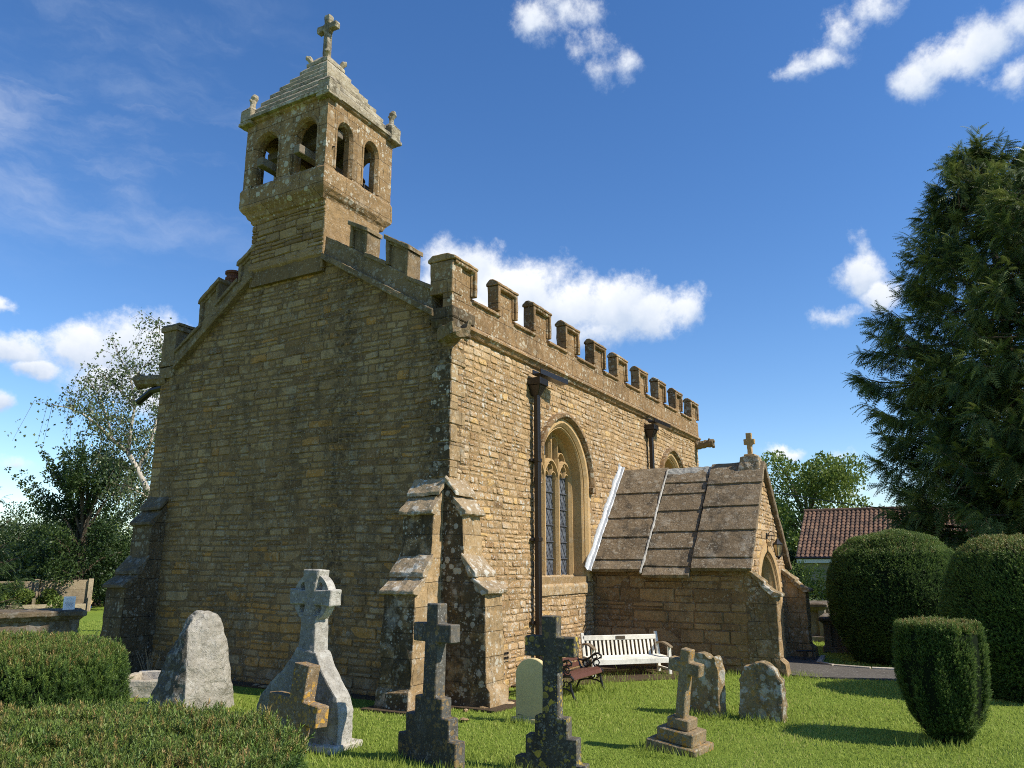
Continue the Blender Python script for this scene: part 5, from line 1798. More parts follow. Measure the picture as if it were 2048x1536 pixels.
def profile_points(prof, N, g, away=.35, bump=.03, c=(0, 0, 0), ax=(1, 1), ns=2.0):
    """points and normals on a lathe profile (area weighted), thinned on the side away from the viewer"""
    pr = np.array(prof, float)
    seg = np.diff(pr, axis=0)
    L = np.hypot(seg[:, 0], seg[:, 1])
    area = L * (pr[:-1, 0] + pr[1:, 0]) / 2 + 1e-6
    idx = g.choice(len(seg), N * 2, p=area / area.sum())
    t = g.random(N * 2)
    r = pr[idx, 0] + seg[idx, 0] * t
    z = pr[idx, 1] + seg[idx, 1] * t
    th = g.uniform(0, 2 * np.pi, N * 2)
    nr, nz = -seg[idx, 1], seg[idx, 0]
    sgn = -1.0
    nr, nz = -nr, -nz
    ln = np.hypot(nr, nz)
    nrm = np.stack([nr / ln * np.cos(th), nr / ln * np.sin(th), nz / ln], 1)
    pos = np.stack([r * np.cos(th) * ax[0] + c[0], r * np.sin(th) * ax[1] + c[1], z + c[2]], 1)
    v = CAM_P[None, :] - pos
    facing = (v * nrm).sum(1) > 0
    keep = facing | (g.random(N * 2) < away)
    pos, nrm = pos[keep][:N], nrm[keep][:N]
    if bump:
        b = np.array([mnoise.fractal(Vector(p) * ns, 1, 2, 3) for p in pos])
        pos = pos + nrm * (b * bump)[:, None]
    return pos, nrm


def yew(name, c, prof, N, scl, label, seed=0, ax=(1, 1), top_z=None, bump=.03, tip_share=.5, up=.75, tone=(.15, .6), small=False, group=None, lay=.35, ns=2.0, gaps=0.0):
    g = np.random.default_rng(seed)
    pos, nrm = profile_points(prof, N, g, .35, bump, c, ax, ns)
    if gaps:
        kz = np.array([mnoise.noise(Vector((p[0] * 7, p[1] * 7, p[2] * 1.5))) for p in pos])
        pos = pos - nrm * np.clip(kz * gaps, -.02, gaps)[:, None]
    d = nrm * lay + np.array([0, 0, up]) + g.normal(0, .28, pos.shape)
    rot = rots_from(d, g=g)
    s = g.uniform(scl * .65, scl * 1.25, len(pos)) * np.where(g.random(len(pos)) < .04, 1.45, 1.0)
    tn = g.uniform(*tone, len(pos)) + .12 * np.array([mnoise.noise(Vector(p) * 4) for p in pos])
    tv, tf, tt = SPRIG_S if small else SPRIG
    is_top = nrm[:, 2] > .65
    tn = tn + .36 * np.clip(nrm[:, 2], 0, 1)  # upward sides toned lighter: sunlit tops put into the needle colour
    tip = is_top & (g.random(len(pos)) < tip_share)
    inset = pos - nrm * (scl * .55)
    a = scatter(tv, tf, inset[~tip], rot[~tip], s[~tip], tn[~tip], tt)
    b = scatter(tv, tf, inset[tip], rot[tip], s[tip] * .9, g.uniform(.05, .95, tip.sum()), tt)
    # core
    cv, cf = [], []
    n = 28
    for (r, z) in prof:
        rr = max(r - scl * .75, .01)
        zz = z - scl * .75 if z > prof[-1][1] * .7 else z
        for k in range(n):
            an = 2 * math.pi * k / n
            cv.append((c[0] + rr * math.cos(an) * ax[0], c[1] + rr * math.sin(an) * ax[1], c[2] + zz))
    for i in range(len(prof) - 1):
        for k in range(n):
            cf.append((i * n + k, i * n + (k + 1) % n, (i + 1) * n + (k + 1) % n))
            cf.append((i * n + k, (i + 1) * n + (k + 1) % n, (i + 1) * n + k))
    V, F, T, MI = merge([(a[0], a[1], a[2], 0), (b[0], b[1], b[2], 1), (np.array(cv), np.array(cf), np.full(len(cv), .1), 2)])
    root = empty(name, (c[0], c[1], c[2]))
    prop(root, label, 'topiary', group)
    V = V - np.array(c)
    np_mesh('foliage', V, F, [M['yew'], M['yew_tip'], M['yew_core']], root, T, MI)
    MB().tube([(0, 0, -.1), (.02, 0, .3), (0, .01, .6)], [.10, .08, .06], 8).build('stem', M['bark'], root)
    return root


TG = 'clipped yew topiary in the churchyard'
c0 = at(52, 1500, 4.25)
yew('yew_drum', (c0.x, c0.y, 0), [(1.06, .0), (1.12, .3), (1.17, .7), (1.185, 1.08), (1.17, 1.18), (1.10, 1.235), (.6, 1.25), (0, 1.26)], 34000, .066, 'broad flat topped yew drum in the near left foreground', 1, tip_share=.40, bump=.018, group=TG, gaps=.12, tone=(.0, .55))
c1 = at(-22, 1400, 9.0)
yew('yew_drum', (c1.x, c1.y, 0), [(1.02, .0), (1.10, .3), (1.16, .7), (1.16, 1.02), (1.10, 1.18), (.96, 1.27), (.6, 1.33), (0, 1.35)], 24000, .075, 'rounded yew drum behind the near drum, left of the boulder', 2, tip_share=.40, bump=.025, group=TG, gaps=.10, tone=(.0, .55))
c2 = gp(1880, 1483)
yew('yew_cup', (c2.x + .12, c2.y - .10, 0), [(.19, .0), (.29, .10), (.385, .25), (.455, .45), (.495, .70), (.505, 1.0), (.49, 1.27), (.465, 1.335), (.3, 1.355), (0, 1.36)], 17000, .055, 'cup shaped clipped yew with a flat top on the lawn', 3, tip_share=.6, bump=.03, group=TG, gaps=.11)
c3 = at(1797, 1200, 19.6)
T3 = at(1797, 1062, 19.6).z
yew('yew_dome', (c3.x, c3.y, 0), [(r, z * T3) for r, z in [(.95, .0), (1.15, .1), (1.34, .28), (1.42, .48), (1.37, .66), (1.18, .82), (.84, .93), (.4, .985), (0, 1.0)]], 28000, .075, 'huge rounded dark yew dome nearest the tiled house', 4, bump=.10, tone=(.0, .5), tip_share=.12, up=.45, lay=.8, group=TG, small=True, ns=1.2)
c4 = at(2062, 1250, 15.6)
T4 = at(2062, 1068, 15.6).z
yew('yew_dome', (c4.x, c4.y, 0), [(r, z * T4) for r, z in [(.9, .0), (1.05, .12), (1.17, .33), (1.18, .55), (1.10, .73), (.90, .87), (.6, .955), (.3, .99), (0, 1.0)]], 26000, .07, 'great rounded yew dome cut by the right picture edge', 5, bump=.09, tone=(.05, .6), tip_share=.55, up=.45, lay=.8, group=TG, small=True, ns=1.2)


# ------------------------------------------------------------------ conifers
def spray_template():
    """drooping flat spray: central rib with forked side leaflets"""
    v, f, t = [], [], []
    n = 8
    pts = []
    for i in range(n + 1):
        q = i / n
        pts.append((0, -.30 * q * q, 1.0 * q))
    for i in range(1, n + 1):
        q = i / n
        l = .36 * (1 - .72 * q) + .06
        for s in (-1, 1):
            for (a, k) in ((62, 1.0), (34, .72)):
                b = len(v)
                dx = s * math.sin(R(a)) * l * k
                dz = math.cos(R(a)) * l * k
                w = .030
                p = pts[i]
                v += [(p[0], p[1], p[2] - w), (p[0], p[1], p[2] + w), (dx, p[1] - .06 * k - .10 * abs(dx), p[2] + dz)]
                f.append((b, b + 1, b + 2))
                t += [-.06, -.06, .12]
    b = len(v)
    v += [(-.02, 0, 0), (.02, 0, 0), (0, pts[-1][1], 1.1)]
    f.append((b, b + 1, b + 2))
    t += [-.1, -.1, .15]
    return v, f, t


SPRAY = spray_template()


def conifer(name, base, H, env, N, seed, label, zmin=.8, lean=(0, 0), scl=.62, group=None, tone=(.1, .62), nplume=430, spires=5):
    """env: list of (height fraction, radius). The crown is built of ascending plumes whose sprays hang from them"""
    g = np.random.default_rng(seed)
    root = empty(name, base)
    prop(root, label, 'tree', group)
    hs = np.array([e[0] for e in env])
    rs = np.array([e[1] for e in env])
    P_, D_, S_, T_ = [], [], [], []
    limbs = MB()
    plumes = []
    qq = np.linspace(zmin / H, .97, 200)
    pr = np.interp(qq, hs, rs) + .15
    for q in g.choice(qq, nplume, p=pr / pr.sum()):
        th = g.uniform(0, 2 * np.pi)
        lump = 1 + .16 * mnoise.noise(Vector((math.cos(th) * 1.3, math.sin(th) * 1.3, q * 7 + seed)))
        plumes.append((q * H, th, np.interp(q, hs, rs) * lump, g.uniform(.45, .92) if g.random() < .5 else g.uniform(.84, 1.02), 1.0))
    for k in range(spires):
        th = 6.28 * k / spires + g.uniform(-.4, .4)
        q0 = g.uniform(.74, .90)
        for m in range(7):
            plumes.append((q0 * H + m * .13 * scl * 2.2, th, np.interp(q0, hs, rs) * (.95 - .06 * m), 1.0, .75 - .06 * m))
    for (z, th, Rm, f, k_) in plumes:
        out = np.array([math.cos(th), math.sin(th), 0])
        tan = np.array([-math.sin(th), math.cos(th), 0])
        q = z / H
        L = scl * g.uniform(1.5, 2.5) * (1.05 - .4 * q) * k_
        ax = out * g.uniform(.55, .95) + np.array([0, 0, g.uniform(.05, .55) + .5 * q]) + tan * g.normal(0, .25)
        ax /= np.linalg.norm(ax)
        tip = np.array([lean[0] * q, lean[1] * q, z]) + out * (Rm * f)
        root_ = tip - ax * L
        bt = g.uniform(-.14, .20) + (.06 if f > .85 else -.12)
        n_ = max(6, int(N / nplume * g.uniform(.7, 1.3)))
        for i_ in range(n_):
            u = (i_ + g.random()) / n_
            c = root_ + ax * (L * u) + np.array([0, 0, -.16 * L * u * u])
            side = 1 if i_ % 2 else -1
            wdt = (1 - u) * .34 + .06
            c = c + tan * side * g.uniform(0, wdt) * L * .6
            P_.append(c)
            D_.append(out * g.uniform(.15, .9) + tan * side * g.uniform(.1, .9) * (1 - .6 * u) + np.array([0, 0, g.uniform(-1.0, -.1) + .9 * u * u]))
            S_.append(scl * g.uniform(.55, 1.15) * (1 - .35 * u) * (.8 + .2 * (1 - q)) * (.6 + .4 * k_))
            T_.append(g.uniform(*tone) + bt + .22 * u * u)
        if g.random() < .4 and len(limbs.v) < 9000:
            limbs.tube([(lean[0] * q, lean[1] * q, z - Rm * .2), tuple(root_), tuple(tip - ax * L * .3)], [.05, .035, .012], 5)
    for k in range(34):
        P_.append(np.array([lean[0] + g.normal(0, .07), lean[1] + g.normal(0, .07), H * (1 - .12 * k / 34) - .25]))
        an = g.uniform(0, 6.28)
        D_.append(np.array([math.cos(an) * .6, math.sin(an) * .6, g.uniform(-.1, 1.2)]))
        S_.append(scl * .6)
        T_.append(g.uniform(.4, .8))
    P_, D_, S_, T_ = np.array(P_), np.array(D_, float), np.array(S_), np.array(T_)
    n = len(P_)
    z = D_ / np.linalg.norm(D_, axis=1, keepdims=True)
    upv = np.tile(np.array([[0, 0, 1.]]), (n, 1)) + g.normal(0, .4, (n, 3))
    x = np.cross(upv, z)
    x /= np.linalg.norm(x, axis=1, keepdims=True) + 1e-9
    y = np.cross(z, x)
    rot = np.stack([x, y, z], 2)
    V, F, T = scatter(SPRAY[0], SPRAY[1], P_, rot, S_, T_, SPRAY[2])
    np_mesh('crown', V, F, [M['cedar']], root, T)
    limbs.tube([(0, 0, -.2), (lean[0] * .3, lean[1] * .3, H * .3), (lean[0] * .7, lean[1] * .7, H * .7), (lean[0], lean[1], H * .97)], [.36, .27, .13, .02], 10)
    limbs.build('trunk', M['bark'], root)
    return root


DC = 40.0
a_top = at(1950, 250, DC)
HC = a_top.z
env = [(q_, 1.31 * r_) for q_, r_ in [(0, 3.2), (.10, 3.8), (.20, 4.5), (.31, 5.0), (.42, 4.95), (.52, 4.6), (.60, 4.2), (.68, 3.5), (.78, 2.75), (.87, 2.1), (.94, 1.15), (1.0, .15)]]
CG = 'tall conifers on the south side'
conifer('tall_conifer', (a_top.x, a_top.y, 0), HC, env, 34000, 5, 'tall dark conifer with drooping sprays behind the round yew domes', 1.2, group=CG, scl=.95, nplume=820, spires=7, tone=(.08, .72))
a2 = at(2054, 285, 36)
conifer('tall_conifer', (a2.x, a2.y, 0), a2.z, [(q_, r_ * .85) for q_, r_ in env], 13000, 6, 'second conifer at the right edge, partly behind the tall one', 1.2, group=CG, scl=.9, nplume=480, tone=(.08, .72))


# ------------------------------------------------------------------ broadleaf trees and shrubs
LEAF = ([(0, 0, 0), (.38, .12, .45), (0, -.04, 1.0), (-.38, .12, .45)], [(0, 1, 2, 3)])


def leafy(name, base, clumps, nleaf, lsize, mat, seed, label, cat='tree', trunk_r=.15, bark='bark', group=None, droop=0.0, tone=(.1, .9), limbs=True, up=.4, flat=1.0):
    """clumps: list of (centre offset, radius, weight)"""
    g = np.random.default_rng(seed)
    root = empty(name, base)
    prop(root, label, cat, group)
    w = np.array([c[2] * c[1] ** 2 for c in clumps], float)
    idx = g.choice(len(clumps), nleaf, p=w / w.sum())
    C = np.array([c[0] for c in clumps], float)
    Rr = np.array([c[1] for c in clumps], float)
    d = g.normal(0, 1, (nleaf, 3))
    d /= np.linalg.norm(d, axis=1, keepdims=True)
    rad = Rr[idx] * g.uniform(.25, 1.0, nleaf) ** .6
    pos = C[idx] + d * rad[:, None] * np.array([1, 1, flat])
    nz = np.array([mnoise.noise(Vector(p) * (1.3 / max(.3, Rr.mean()))) for p in pos])
    keep = nz > -.32
    pos, d, idx = pos[keep], d[keep], idx[keep]
    dirs = d * .7 + np.array([0, 0, up - droop]) + g.normal(0, .5, pos.shape)
    rot = rots_from(dirs, g=g)
    ct = g.uniform(-.18, .18, len(clumps))
    T = g.uniform(*tone, len(pos)) * .75 + .12 + ct[idx]
    V, F, T = scatter(LEAF[0], LEAF[1], pos, rot, g.uniform(.6, 1.25, len(pos)) * lsize, T)
    np_mesh('crown', V, F, [M[mat]], root, T)
    mb = MB()
    if limbs:
        top = C[:, 2].max()
        mb.tube([(0, 0, -.3), (.03 * top, .01 * top, top * .35), (0, 0, top * .75)], [trunk_r, trunk_r * .75, trunk_r * .3], 8)
        for c in clumps[:26]:
            h = max(.2, c[0][2] * .55)
            s = Vector((0, 0, min(h, top * .7)))
            e = Vector(c[0])
            m_ = (s + e) / 2 + Vector((0, 0, .12 * (e - s).length))
            mb.tube([s, m_, e], [trunk_r * .4, trunk_r * .25, trunk_r * .08], 5)
    else:
        for c in clumps[:14]:
            e = Vector(c[0])
            mb.tube([(e.x * .2, e.y * .2, -.1), e * .6, e], [trunk_r * .5, trunk_r * .35, trunk_r * .1], 5)
    mb.build('trunk' if limbs else 'stems', M[bark], root)
    return root


def ell_clumps(n, rx, ry, rz, cz, rc, seed, hollow=.5, lo=-.9, spiky=0.0):
    g = random.Random(seed)
    out = []
    while len(out) < n:
        a, b, c = g.uniform(-1, 1), g.uniform(-1, 1), g.uniform(lo, 1)
        r = math.sqrt(a * a + b * b + c * c)
        if r > 1 or r < hollow:
            continue
        out.append(((a * rx, b * ry, cz + c * rz + spiky * max(0, c) * g.random()), rc * g.uniform(.6, 1.3), 1))
    return out


# light green tree beyond the porch
b = at(1622, 1129, 62)
leafy('round_tree', (b.x, b.y, 0), ell_clumps(58, 4.4, 4.4, 4.6, 5.6, 1.15, 3, .55), 30000, .22, 'mid_leaf', 12, 'sunlit light green round tree between the porch and the tiled house', trunk_r=.3, tone=(.3, 1.0))
b = at(1556, 1180, 54)
leafy('dark_bush', (b.x, b.y, 0), ell_clumps(22, 1.0, 1.6, 1.5, 1.4, .6, 31, .3), 7000, .16, 'dark_leaf', 14, 'dark bush in the gap between porch and house', 'bush', .08, limbs=False)
# bright shrub by the house
b = at(1640, 1205, 31)
leafy('bright_shrub', (b.x, b.y, 0), ell_clumps(20, .75, .8, 1.0, 1.05, .36, 8, .25, spiky=.4), 6500, .085, 'lime_leaf', 15, 'bright yellow-green shrub in front of the house wall', 'shrub', .05, limbs=False, tone=(.3, 1))
b = at(1668, 1225, 28)
leafy('grey_shrub', (b.x, b.y, 0), ell_clumps(14, .55, .6, .6, .62, .28, 9, .2), 3600, .07, 'birch_leaf', 16, 'grey-leaved low shrub behind the chest tombs', 'shrub', .04, limbs=False)


# left: dark hornbeam, spruce bough tree, hedgerow bushes
b = at(150, 1180, 42)
cl = []
g_ = random.Random(4)
for i in range(64):
    t = g_.random() ** .8
    a = g_.uniform(0, 6.28)
    rr = (2.3 - 1.0 * t) * g_.uniform(.3, 1.0)
    cl.append(((rr * math.cos(a), rr * math.sin(a), 1.0 + 5.6 * t + (.9 * g_.random() if t > .5 else 0)), .5 + .3 * (1 - t), 1))
for i in range(34):   # upswept shoots at the top
    a = g_.uniform(0, 6.28)
    r0 = g_.uniform(.5, 2.0)
    z0 = g_.uniform(4.3, 6.6)
    for k in range(6):
        cl.append(((r0 * (1 + .16 * k) * math.cos(a), r0 * (1 + .22 * k) * math.sin(a), z0 - .5 + .34 * k), .25 - .032 * k, 1.8))
leafy('dark_hornbeam', (b.x, b.y, 0), cl, 40000, .115, 'dark_leaf', 17, 'dark green tree with upswept shoots beyond the left chest tomb', trunk_r=.2)
b = at(-112, 1150, 30)
ts = at(-112, 900, 30)
conifer('spruce', (b.x, b.y, 0), ts.z + .4, [(0, 2.5), (.3, 2.4), (.6, 1.8), (.85, .9), (1, .1)], 4200, 9, 'dark spruce whose boughs enter at the left picture edge', .4, scl=.45, tone=(0, .35), nplume=220)
for i, (px, D, h, w, mat, lab) in enumerate([(20, 50, 4.4, 3.2, 'dark_leaf', 'dark hedgerow bush at the far left behind the compost bays'),
                                             (105, 47, 3.6, 2.6, 'dark_leaf', 'low dark bush between the spruce and the hornbeam'),
                                             (205, 46, 4.2, 2.6, 'dark_leaf', 'dense dark bush right of the hornbeam'),
                                             (232, 55, 5.6, 3.0, 'mid_leaf', 'taller olive green bush behind the north-west buttress'),
                                             (300, 50, 4.0, 3.0, 'dark_leaf', 'dark bush mostly hidden by the church corner'),
                                             (55, 60, 5.2, 3.4, 'dark_leaf', 'farther hedgerow bush behind the left bushes')]):
    b = at(px, 1180, D)
    leafy('hedgerow_bush', (b.x, b.y, 0), ell_clumps(34, w, w, h / 2, h / 2, w * .32, 50 + i, .25), 19000, .135, mat, 60 + i, lab, 'bush', .08, limbs=False, group='hedgerow bushes at the churchyard edge')
for i, (px, D, h) in enumerate([(12, 40.4, 1.5), (40, 40.2, 1.4), (75, 41.2, 1.3), (98, 40.8, .9), (120, 37.2, .7), (-10, 38, 1.1)]):
    b = at(px, 1190, D)
    leafy('nettle_clump', (b.x, b.y, 0), ell_clumps(12, .4, .4, h / 2, h / 2, .2, 80 + i, .1), 1500, .10, 'mid_leaf', 90 + i,
          ['nettles at the left end of the compost bays', 'nettles spilling over the left compost boards', 'weeds above the middle compost post', 'weeds hanging in the right compost bay', 'short weeds at the foot of the right compost bay', 'weeds at the far left edge by the compost'][i], 'weeds', .02, limbs=False, group='weeds round the compost bays')

# silver birch behind the north side
DB = 27.0


def bp(px, py, dd=0.0):
    return at(px, py, DB + dd)


bb0 = bp(352, 1190)
birch = empty('silver_birch', (bb0.x, bb0.y, 0))
prop(birch, 'airy silver birch with white limbs behind the north wall', 'tree')
og = Vector((bb0.x, bb0.y, 0))
limbs = [([(352, 1260, 0), (330, 1100, 0), (305, 1000, 0), (275, 940, 0), (256, 905, 0)], [.26, .2, .17, .14, .12]),
         ([(256, 905, 0), (262, 860, .2), (270, 810, .4), (262, 760, .5), (240, 715, .6), (232, 700, .6)], [.11, .08, .06, .045, .03, .02]),
         ([(256, 905, 0), (225, 880, -.3), (195, 850, -.6), (165, 828, -.9), (135, 815, -1.1), (105, 810, -1.2)], [.10, .085, .07, .05, .035, .02]),
         ([(275, 940, 0), (300, 890, .5), (320, 820, .8), (330, 740, 1.0), (322, 690, 1.0), (318, 645, 1.0)], [.11, .09, .07, .05, .03, .015]),
         ([(225, 880, -.3), (215, 840, 0), (200, 790, .3), (180, 765, .4), (165, 752, .5)], [.06, .045, .03, .02, .012]),
         ([(270, 810, .4), (245, 785, .5), (215, 760, .8), (200, 745, .9)], [.05, .035, .025, .012]),
         ([(262, 760, .5), (285, 735, .6), (300, 725, .7)], [.04, .025, .012]),
         ([(305, 1000, 0), (280, 985, -.5), (255, 975, -.8), (235, 985, -1)], [.07, .05, .03, .015]),
         ([(305, 1000, 0), (280, 1015, .4), (258, 1030, .6), (240, 1045, .7)], [.05, .035, .025, .012]),
         ([(275, 940, 0), (250, 935, .6), (225, 925, 1.0), (205, 930, 1.2)], [.06, .045, .03, .015])]
tb, tw_ = MB(), MB()
P_, D_ = [], []
g = np.random.default_rng(77)
for pts, rr in limbs:
    w = [bp(*p) - og for p in pts]
    tb.tube(w, [r_ * .62 for r_ in rr], 7)
    if rr[0] > .2:
        continue
    for (p, q) in zip(w[:-1], w[1:]):
        L = (q - p).length
        for k in range(int(L * 15) + 1):
            s = p.lerp(q, g.random())
            sd_ = Vector((g.normal(0, 1), g.normal(0, 1), g.normal(.25, .4))).normalized()
            ln = g.uniform(.3, 1.25)
            m_ = s + sd_ * ln * .6 + Vector((0, 0, .1))
            e = s + sd_ * ln + Vector((0, 0, -g.uniform(.1, 1.2)))
            tw_.tube([s, m_, e], [.009, .006, .003], 3, .5, 0, False)
            for j in range(int(g.integers(18, 38))):
                t = g.uniform(.15, 1.0)
                c = (s.lerp(m_, t * 2) if t < .5 else m_.lerp(e, t * 2 - 1))
                P_.append([c.x + g.normal(0, .09), c.y + g.normal(0, .09), c.z + g.normal(0, .09)])
                D_.append([g.normal(0, .6), g.normal(0, .6), g.normal(-.7, .5)])
P_, D_ = np.array(P_), np.array(D_)
V, F, T = scatter(LEAF[0], LEAF[1], P_, rots_from(D_, g=g), g.uniform(.06, .105, len(P_)), g.uniform(.05, .95, len(P_)))
np_mesh('crown', V, F, [M['birch_leaf']], birch, T)
tb.build('trunk', M['birch_bark'], birch, smooth=True)
tw_.build('twigs', M['bark'], birch)

# ------------------------------------------------------------------ house beyond the churchyard
DH = 48.0
hA = at(1593, 1115, DH)
house = empty('tiled_house', (hA.x, hA.y, 0))
prop(house, 'house with brown pantile roof beyond the yew domes', 'house')
He = hA.z
HL_ = 13.0
rp = at(1605, 1024, DH + 4.2)
run, rise = 4.3, rp.z - He
MB().box((.35, -HL_ + .2, -.2), (8.2, -.25, He - .12)).build('wall', M['render_wall'], house)
MB().prism([(.36, He - .12), (8.2, He - .12), (.0 + run, He + rise - .25)], 'y', -.24, -.55).build('gable_wall', M['render_wall'], house)
mb = MB()
mb.box((-.02, -HL_, He - .30), (.30, .0, He - .05))
mb.build('fascia', M['white_trim'], house)
MB().tube([(-.08, -HL_, He - .02), (-.08, .05, He - .02)], .07, 8).tube([(.25, -.15, He - .1), (.25, -.15, -.1)], .05, 8).build('gutter', M['iron'], house)
nt_, nr_ = 52, 15
V, F, T = [], [], []
tw = HL_ / nt_
ang = math.atan2(rise, run)
sl_ = math.hypot(run, rise)
cs, sn = math.cos(ang), math.sin(ang)
for side in (0, 1):
    for i in range(nt_):
        for j in range(nr_):
            t0 = random.random()
            s0, s1 = sl_ * j / nr_ - .05, sl_ * (j + 1) / nr_ + .03
            b = len(V)
            ys = [-(i + q) * tw + .04 for q in (0, .2, .4, .62, .82, 1.0)]
            hh = [.0, .055, .07, .03, -.01, .0]
            for (s, lift) in ((s0, .035), (s1, .0)):
                for y, h in zip(ys, hh):
                    n_ = h + lift + .02
                    x = s * cs - n_ * sn
                    z = He + s * sn + n_ * cs
                    if side:
                        x = 2 * run - x
                    V.append((x, y, z))
                    T.append(t0)
            for q in range(5):
                F.append((b + q, b + q + 1, b + 6 + q + 1, b + 6 + q))
            # butt edge of the tile
            b2 = len(V)
            for y, h in zip(ys, hh):
                n_ = h - .01
                x = s0 * cs - n_ * sn
                if side:
                    x = 2 * run - x
                V.append((x, y, He + s0 * sn + n_ * cs))
                T.append(t0 * .4)
            for q in range(5):
                F.append((b + q, b + q + 1, b2 + q + 1, b2 + q))
np_mesh('roof', V, F, [M['tiles']], house, T)
mb = MB()
for i in range(28):
    y = .05 - i * HL_ / 28
    mb.tube([(run, y, He + rise + .03), (run, y - HL_ / 28 * .97, He + rise + .05)], .13, 8, random.random())
mb.build('ridge_tiles', M['tiles'], house)
wy = -3.3
wn = MB().box((.28, wy - .65, He - 1.75), (.38, wy + .65, He - .6)).build('window', M['white_trim'], house)
MB().box((.25, wy - .55, He - 1.66), (.285, wy - .04, He - .69)).box((.25, wy + .04, He - 1.66), (.285, wy + .55, He - .69)).build('pane', M['glass'], wn)

# overhead cable
pA, pB = at(1380, 945, 34), at(1960, 1030, 37)
mb = MB()
mb.tube([pA.lerp(pB, t) + Vector((0, 0, -.35 * 4 * t * (1 - t))) for t in np.linspace(0, 1, 20)], .022, 5)
prop(mb.build('overhead_cable', M['iron']), 'black overhead cable strung between porch gable and conifer', 'cable')

# ------------------------------------------------------------------ compost bays, log, tarpaulin
cbp = at(70, 1200, 41)
cp = empty('compost_bays', (cbp.x, cbp.y, 0), CAM_YAW + R(28) - math.pi / 2)
prop(cp, 'weathered timber compost bays with plank backs and posts', 'compost bin')
for (x0, x1, n_, dz) in ((-2.0, -.10, 3, 0), (.12, 2.0, 3, .04)):
    for k in range(n_):
        m2 = MB().box((x0, .0, .08 + k * .43), (x1, .06, .47 + k * .43 + dz), random.uniform(.2, 1))
        m2.build('plank', M['grey_wood'], cp, bevel=.01)
for x in (-2.05, 0, 2.1):
    MB().box((x - .10, -.12, -.1), (x + .10, .10, 1.42), random.uniform(.4, 1)).build('post', M['grey_wood'], cp, bevel=.01)
    MB().box((x - .04, -1.3, .05), (x + .04, -.12, .62), random.uniform(.2, 1)).build('side_boards', M['grey_wood'], cp)
MB().box((-2.0, -1.35, .0), (2.0, -1.29, .38), .9).build('front_board', M['grey_wood'], cp, bevel=.01)
lg = at(178, 1203, 45)
lgo = empty('cut_log', (lg.x, lg.y, .28), CAM_YAW + R(35) - math.pi / 2)
prop(lgo, 'short cut log with a pale sawn end beyond the tombs', 'log')
MB().tube([(0, 0, 0), (-.6, .9, .05)], [.24, .25], 14).build('log', M['bark'], lgo)
MB().tube([(.008, -.012, 0), (-.002, .003, 0)], [.235, .235], 14).build('sawn_end', M['log_end'], lgo)
tp = at(160, 1207, 43)
vs, fs = [], []
for j in range(7):
    for i in range(14):
        x, y = (i - 6.5) * .075, (j - 3) * .12
        vs.append((x, y, .03 + .16 * max(0, mnoise.noise(Vector((i * .5, j * .6, 3)))) + .06 * (1 - abs(j - 3) / 3)))
for j in range(6):
    for i in range(13):
        fs.append((j * 14 + i, j * 14 + i + 1, (j + 1) * 14 + i + 1, (j + 1) * 14 + i))
t_ = MB().add(vs, fs).build('blue_tarpaulin', M['tarp'])
t_.location = (tp.x, tp.y, 0)
t_.rotation_euler = (0, 0, CAM_YAW + R(28) - math.pi / 2)
prop(t_, 'crumpled blue tarpaulin lying beside the cut log', 'tarpaulin')

# dry stalks at the foot of the buttress and in the kerbed grave
def stalks(name, c, n, h, label, seed):
    g = random.Random(seed)
    mb = MB()
    for _ in range(n):
        a = g.uniform(0, 6.28)
        r0, l = g.uniform(0, .12), h * g.uniform(.5, 1)
        s = Vector((r0 * math.cos(a), r0 * math.sin(a), 0))
        e = s + Vector((math.cos(a) * l * g.uniform(.1, .6), math.sin(a) * l * g.uniform(.1, .6), l))
        mb.tube([s, s.lerp(e, .5) + Vector((g.uniform(-.03, .03), g.uniform(-.03, .03), .03)), e], [.006, .005, .002], 4)
    o = mb.build(name, M['dry'])
    o.location = c
    return prop(o, label, 'dead weeds')


p = gp(795, 1416)
stalks('dry_stalks', (p.x + .1, p.y + .12, 0), 16, .55, 'dead brown stalks against the dark front of the near buttress', 3)
p = gp(300, 1352)
stalks('dry_stalks', (p.x, p.y, .05), 20, .5, 'dead brown stalks inside the white kerbed grave', 4)

# ------------------------------------------------------------------ lawn
g = np.random.default_rng(99)
N = 360000
D = np.exp(g.uniform(np.log(5.5), np.log(34), N))
be = CAM_YAW + g.uniform(R(-41), R(40), N)
X, Y = CAM_P[0] + D * np.cos(be), CAM_P[1] + D * np.sin(be)
ok = ~((X > -.18) & (X < 14.4) & (Y > -.12) & (Y < 7.7))
ok &= ~((X > 5.5) & (X < 9.4) & (Y > -3.5) & (Y < .1))
ok &= ~((X > 6.0 + (Y + 3.4) * -.05) & (X < 7.5) & (Y < -4.2) & (Y > -14))
ok &= ~((X > 5.75) & (X < 9.2) & (Y < -3.3) & (Y > -4.3))
ok &= ~((X > 7.2) & (X < 9.2) & (Y < -3.3) & (Y > -4.1))
soil = ((X > -.9) & (X < 0) & (Y > -.2) & (Y < 7.6)) | ((X > -.1) & (X < .75) & (Y > -1.0) & (Y < 0)) | ((X > .7) & (X < 1.5) & (Y > -.3) & (Y < 0))
soil |= (X > 2.3) & (X < 5.6) & (Y > -1.15 - (X - 2.6) * .75) & (Y < 0)
ok &= ~(soil & (g.random(N) < .88))
X, Y, D = X[ok], Y[ok], D[ok]
n = len(X)
h = g.uniform(.008, .021, n) * (1 + D / 26)
w = .003 * (1 + D / 7)
an = g.uniform(0, 2 * np.pi, n)
le = g.normal(0, .55, (n, 2))
Z = np.full(n, -.012)
v = np.empty((n, 3, 3))
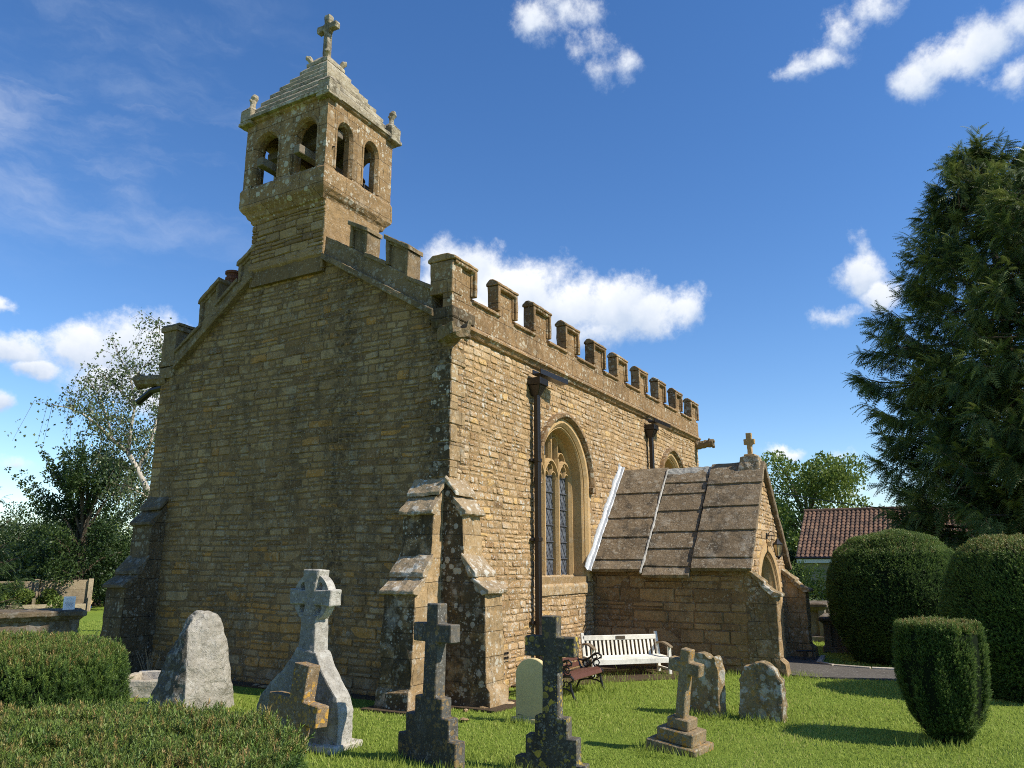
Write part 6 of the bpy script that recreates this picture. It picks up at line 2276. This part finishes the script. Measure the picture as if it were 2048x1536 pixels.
v[:, 0] = np.stack([X - np.cos(an) * w, Y - np.sin(an) * w, Z], 1)
v[:, 1] = np.stack([X + np.cos(an) * w, Y + np.sin(an) * w, Z], 1)
v[:, 2] = np.stack([X + le[:, 0] * h, Y + le[:, 1] * h, Z + .012 + h], 1)
pn = np.array([mnoise.fractal(Vector((x, y, 0)) * .9, 1, 2, 3) for x, y in zip(X, Y)])
tn = np.clip(g.normal(.48, .18, n) + .22 * pn + (g.random(n) < .05) * .5, 0, 1)
h = h * (1 + .5 * pn)
v[:, 2, 2] = Z + .010 + h
o = np_mesh('lawn_grass', v.reshape(-1, 3), np.arange(n * 3).reshape(-1, 3), [M['blade']], None, np.repeat(tn, 3))
prop(o, 'short mown green lawn round the church', 'grass', kind='stuff')
# longer tufts round stones and walls
TUFT = [(1.12, -4.55, .34), (1.1, -3.7, .3), (-1.26, -3.9, .35), (-3.0, -1.86, .5), (-2.7, -3.14, .42), (-.55, -1.8, .32), (-3.1, -.3, .6), (4.0, -1.6, .9), (5.5, -2.6, .6), (.7, -6.56, .35), (-2.2, 2.6, .9), (1.85, -1.3, .8), (2.6, -1.2, .5), (5.6, -3.9, .5)]
P_ = []
for (x, y, r) in TUFT:
    k = int(900 * r)
    a = g.uniform(0, 6.28, k)
    rr = r * np.abs(g.normal(.85, .25, k))
    P_.append(np.stack([x + rr * np.cos(a), y + rr * np.sin(a)], 1))
P_ = np.concatenate(P_)
n = len(P_)
h = g.uniform(.05, .12, n)
an = g.uniform(0, 6.28, n)
le = g.normal(0, .4, (n, 2))
v = np.empty((n, 3, 3))
v[:, 0] = np.stack([P_[:, 0] - np.cos(an) * .006, P_[:, 1] - np.sin(an) * .006, np.full(n, -.01)], 1)
v[:, 1] = np.stack([P_[:, 0] + np.cos(an) * .006, P_[:, 1] + np.sin(an) * .006, np.full(n, -.01)], 1)
v[:, 2] = np.stack([P_[:, 0] + le[:, 0] * h, P_[:, 1] + le[:, 1] * h, h], 1)
o = np_mesh('grass_tufts', v.reshape(-1, 3), np.arange(n * 3).reshape(-1, 3), [M['blade']], None, np.repeat(g.uniform(.1, .7, n), 3))
prop(o, 'longer grass tufts round the gravestones and bench legs', 'grass', kind='stuff')
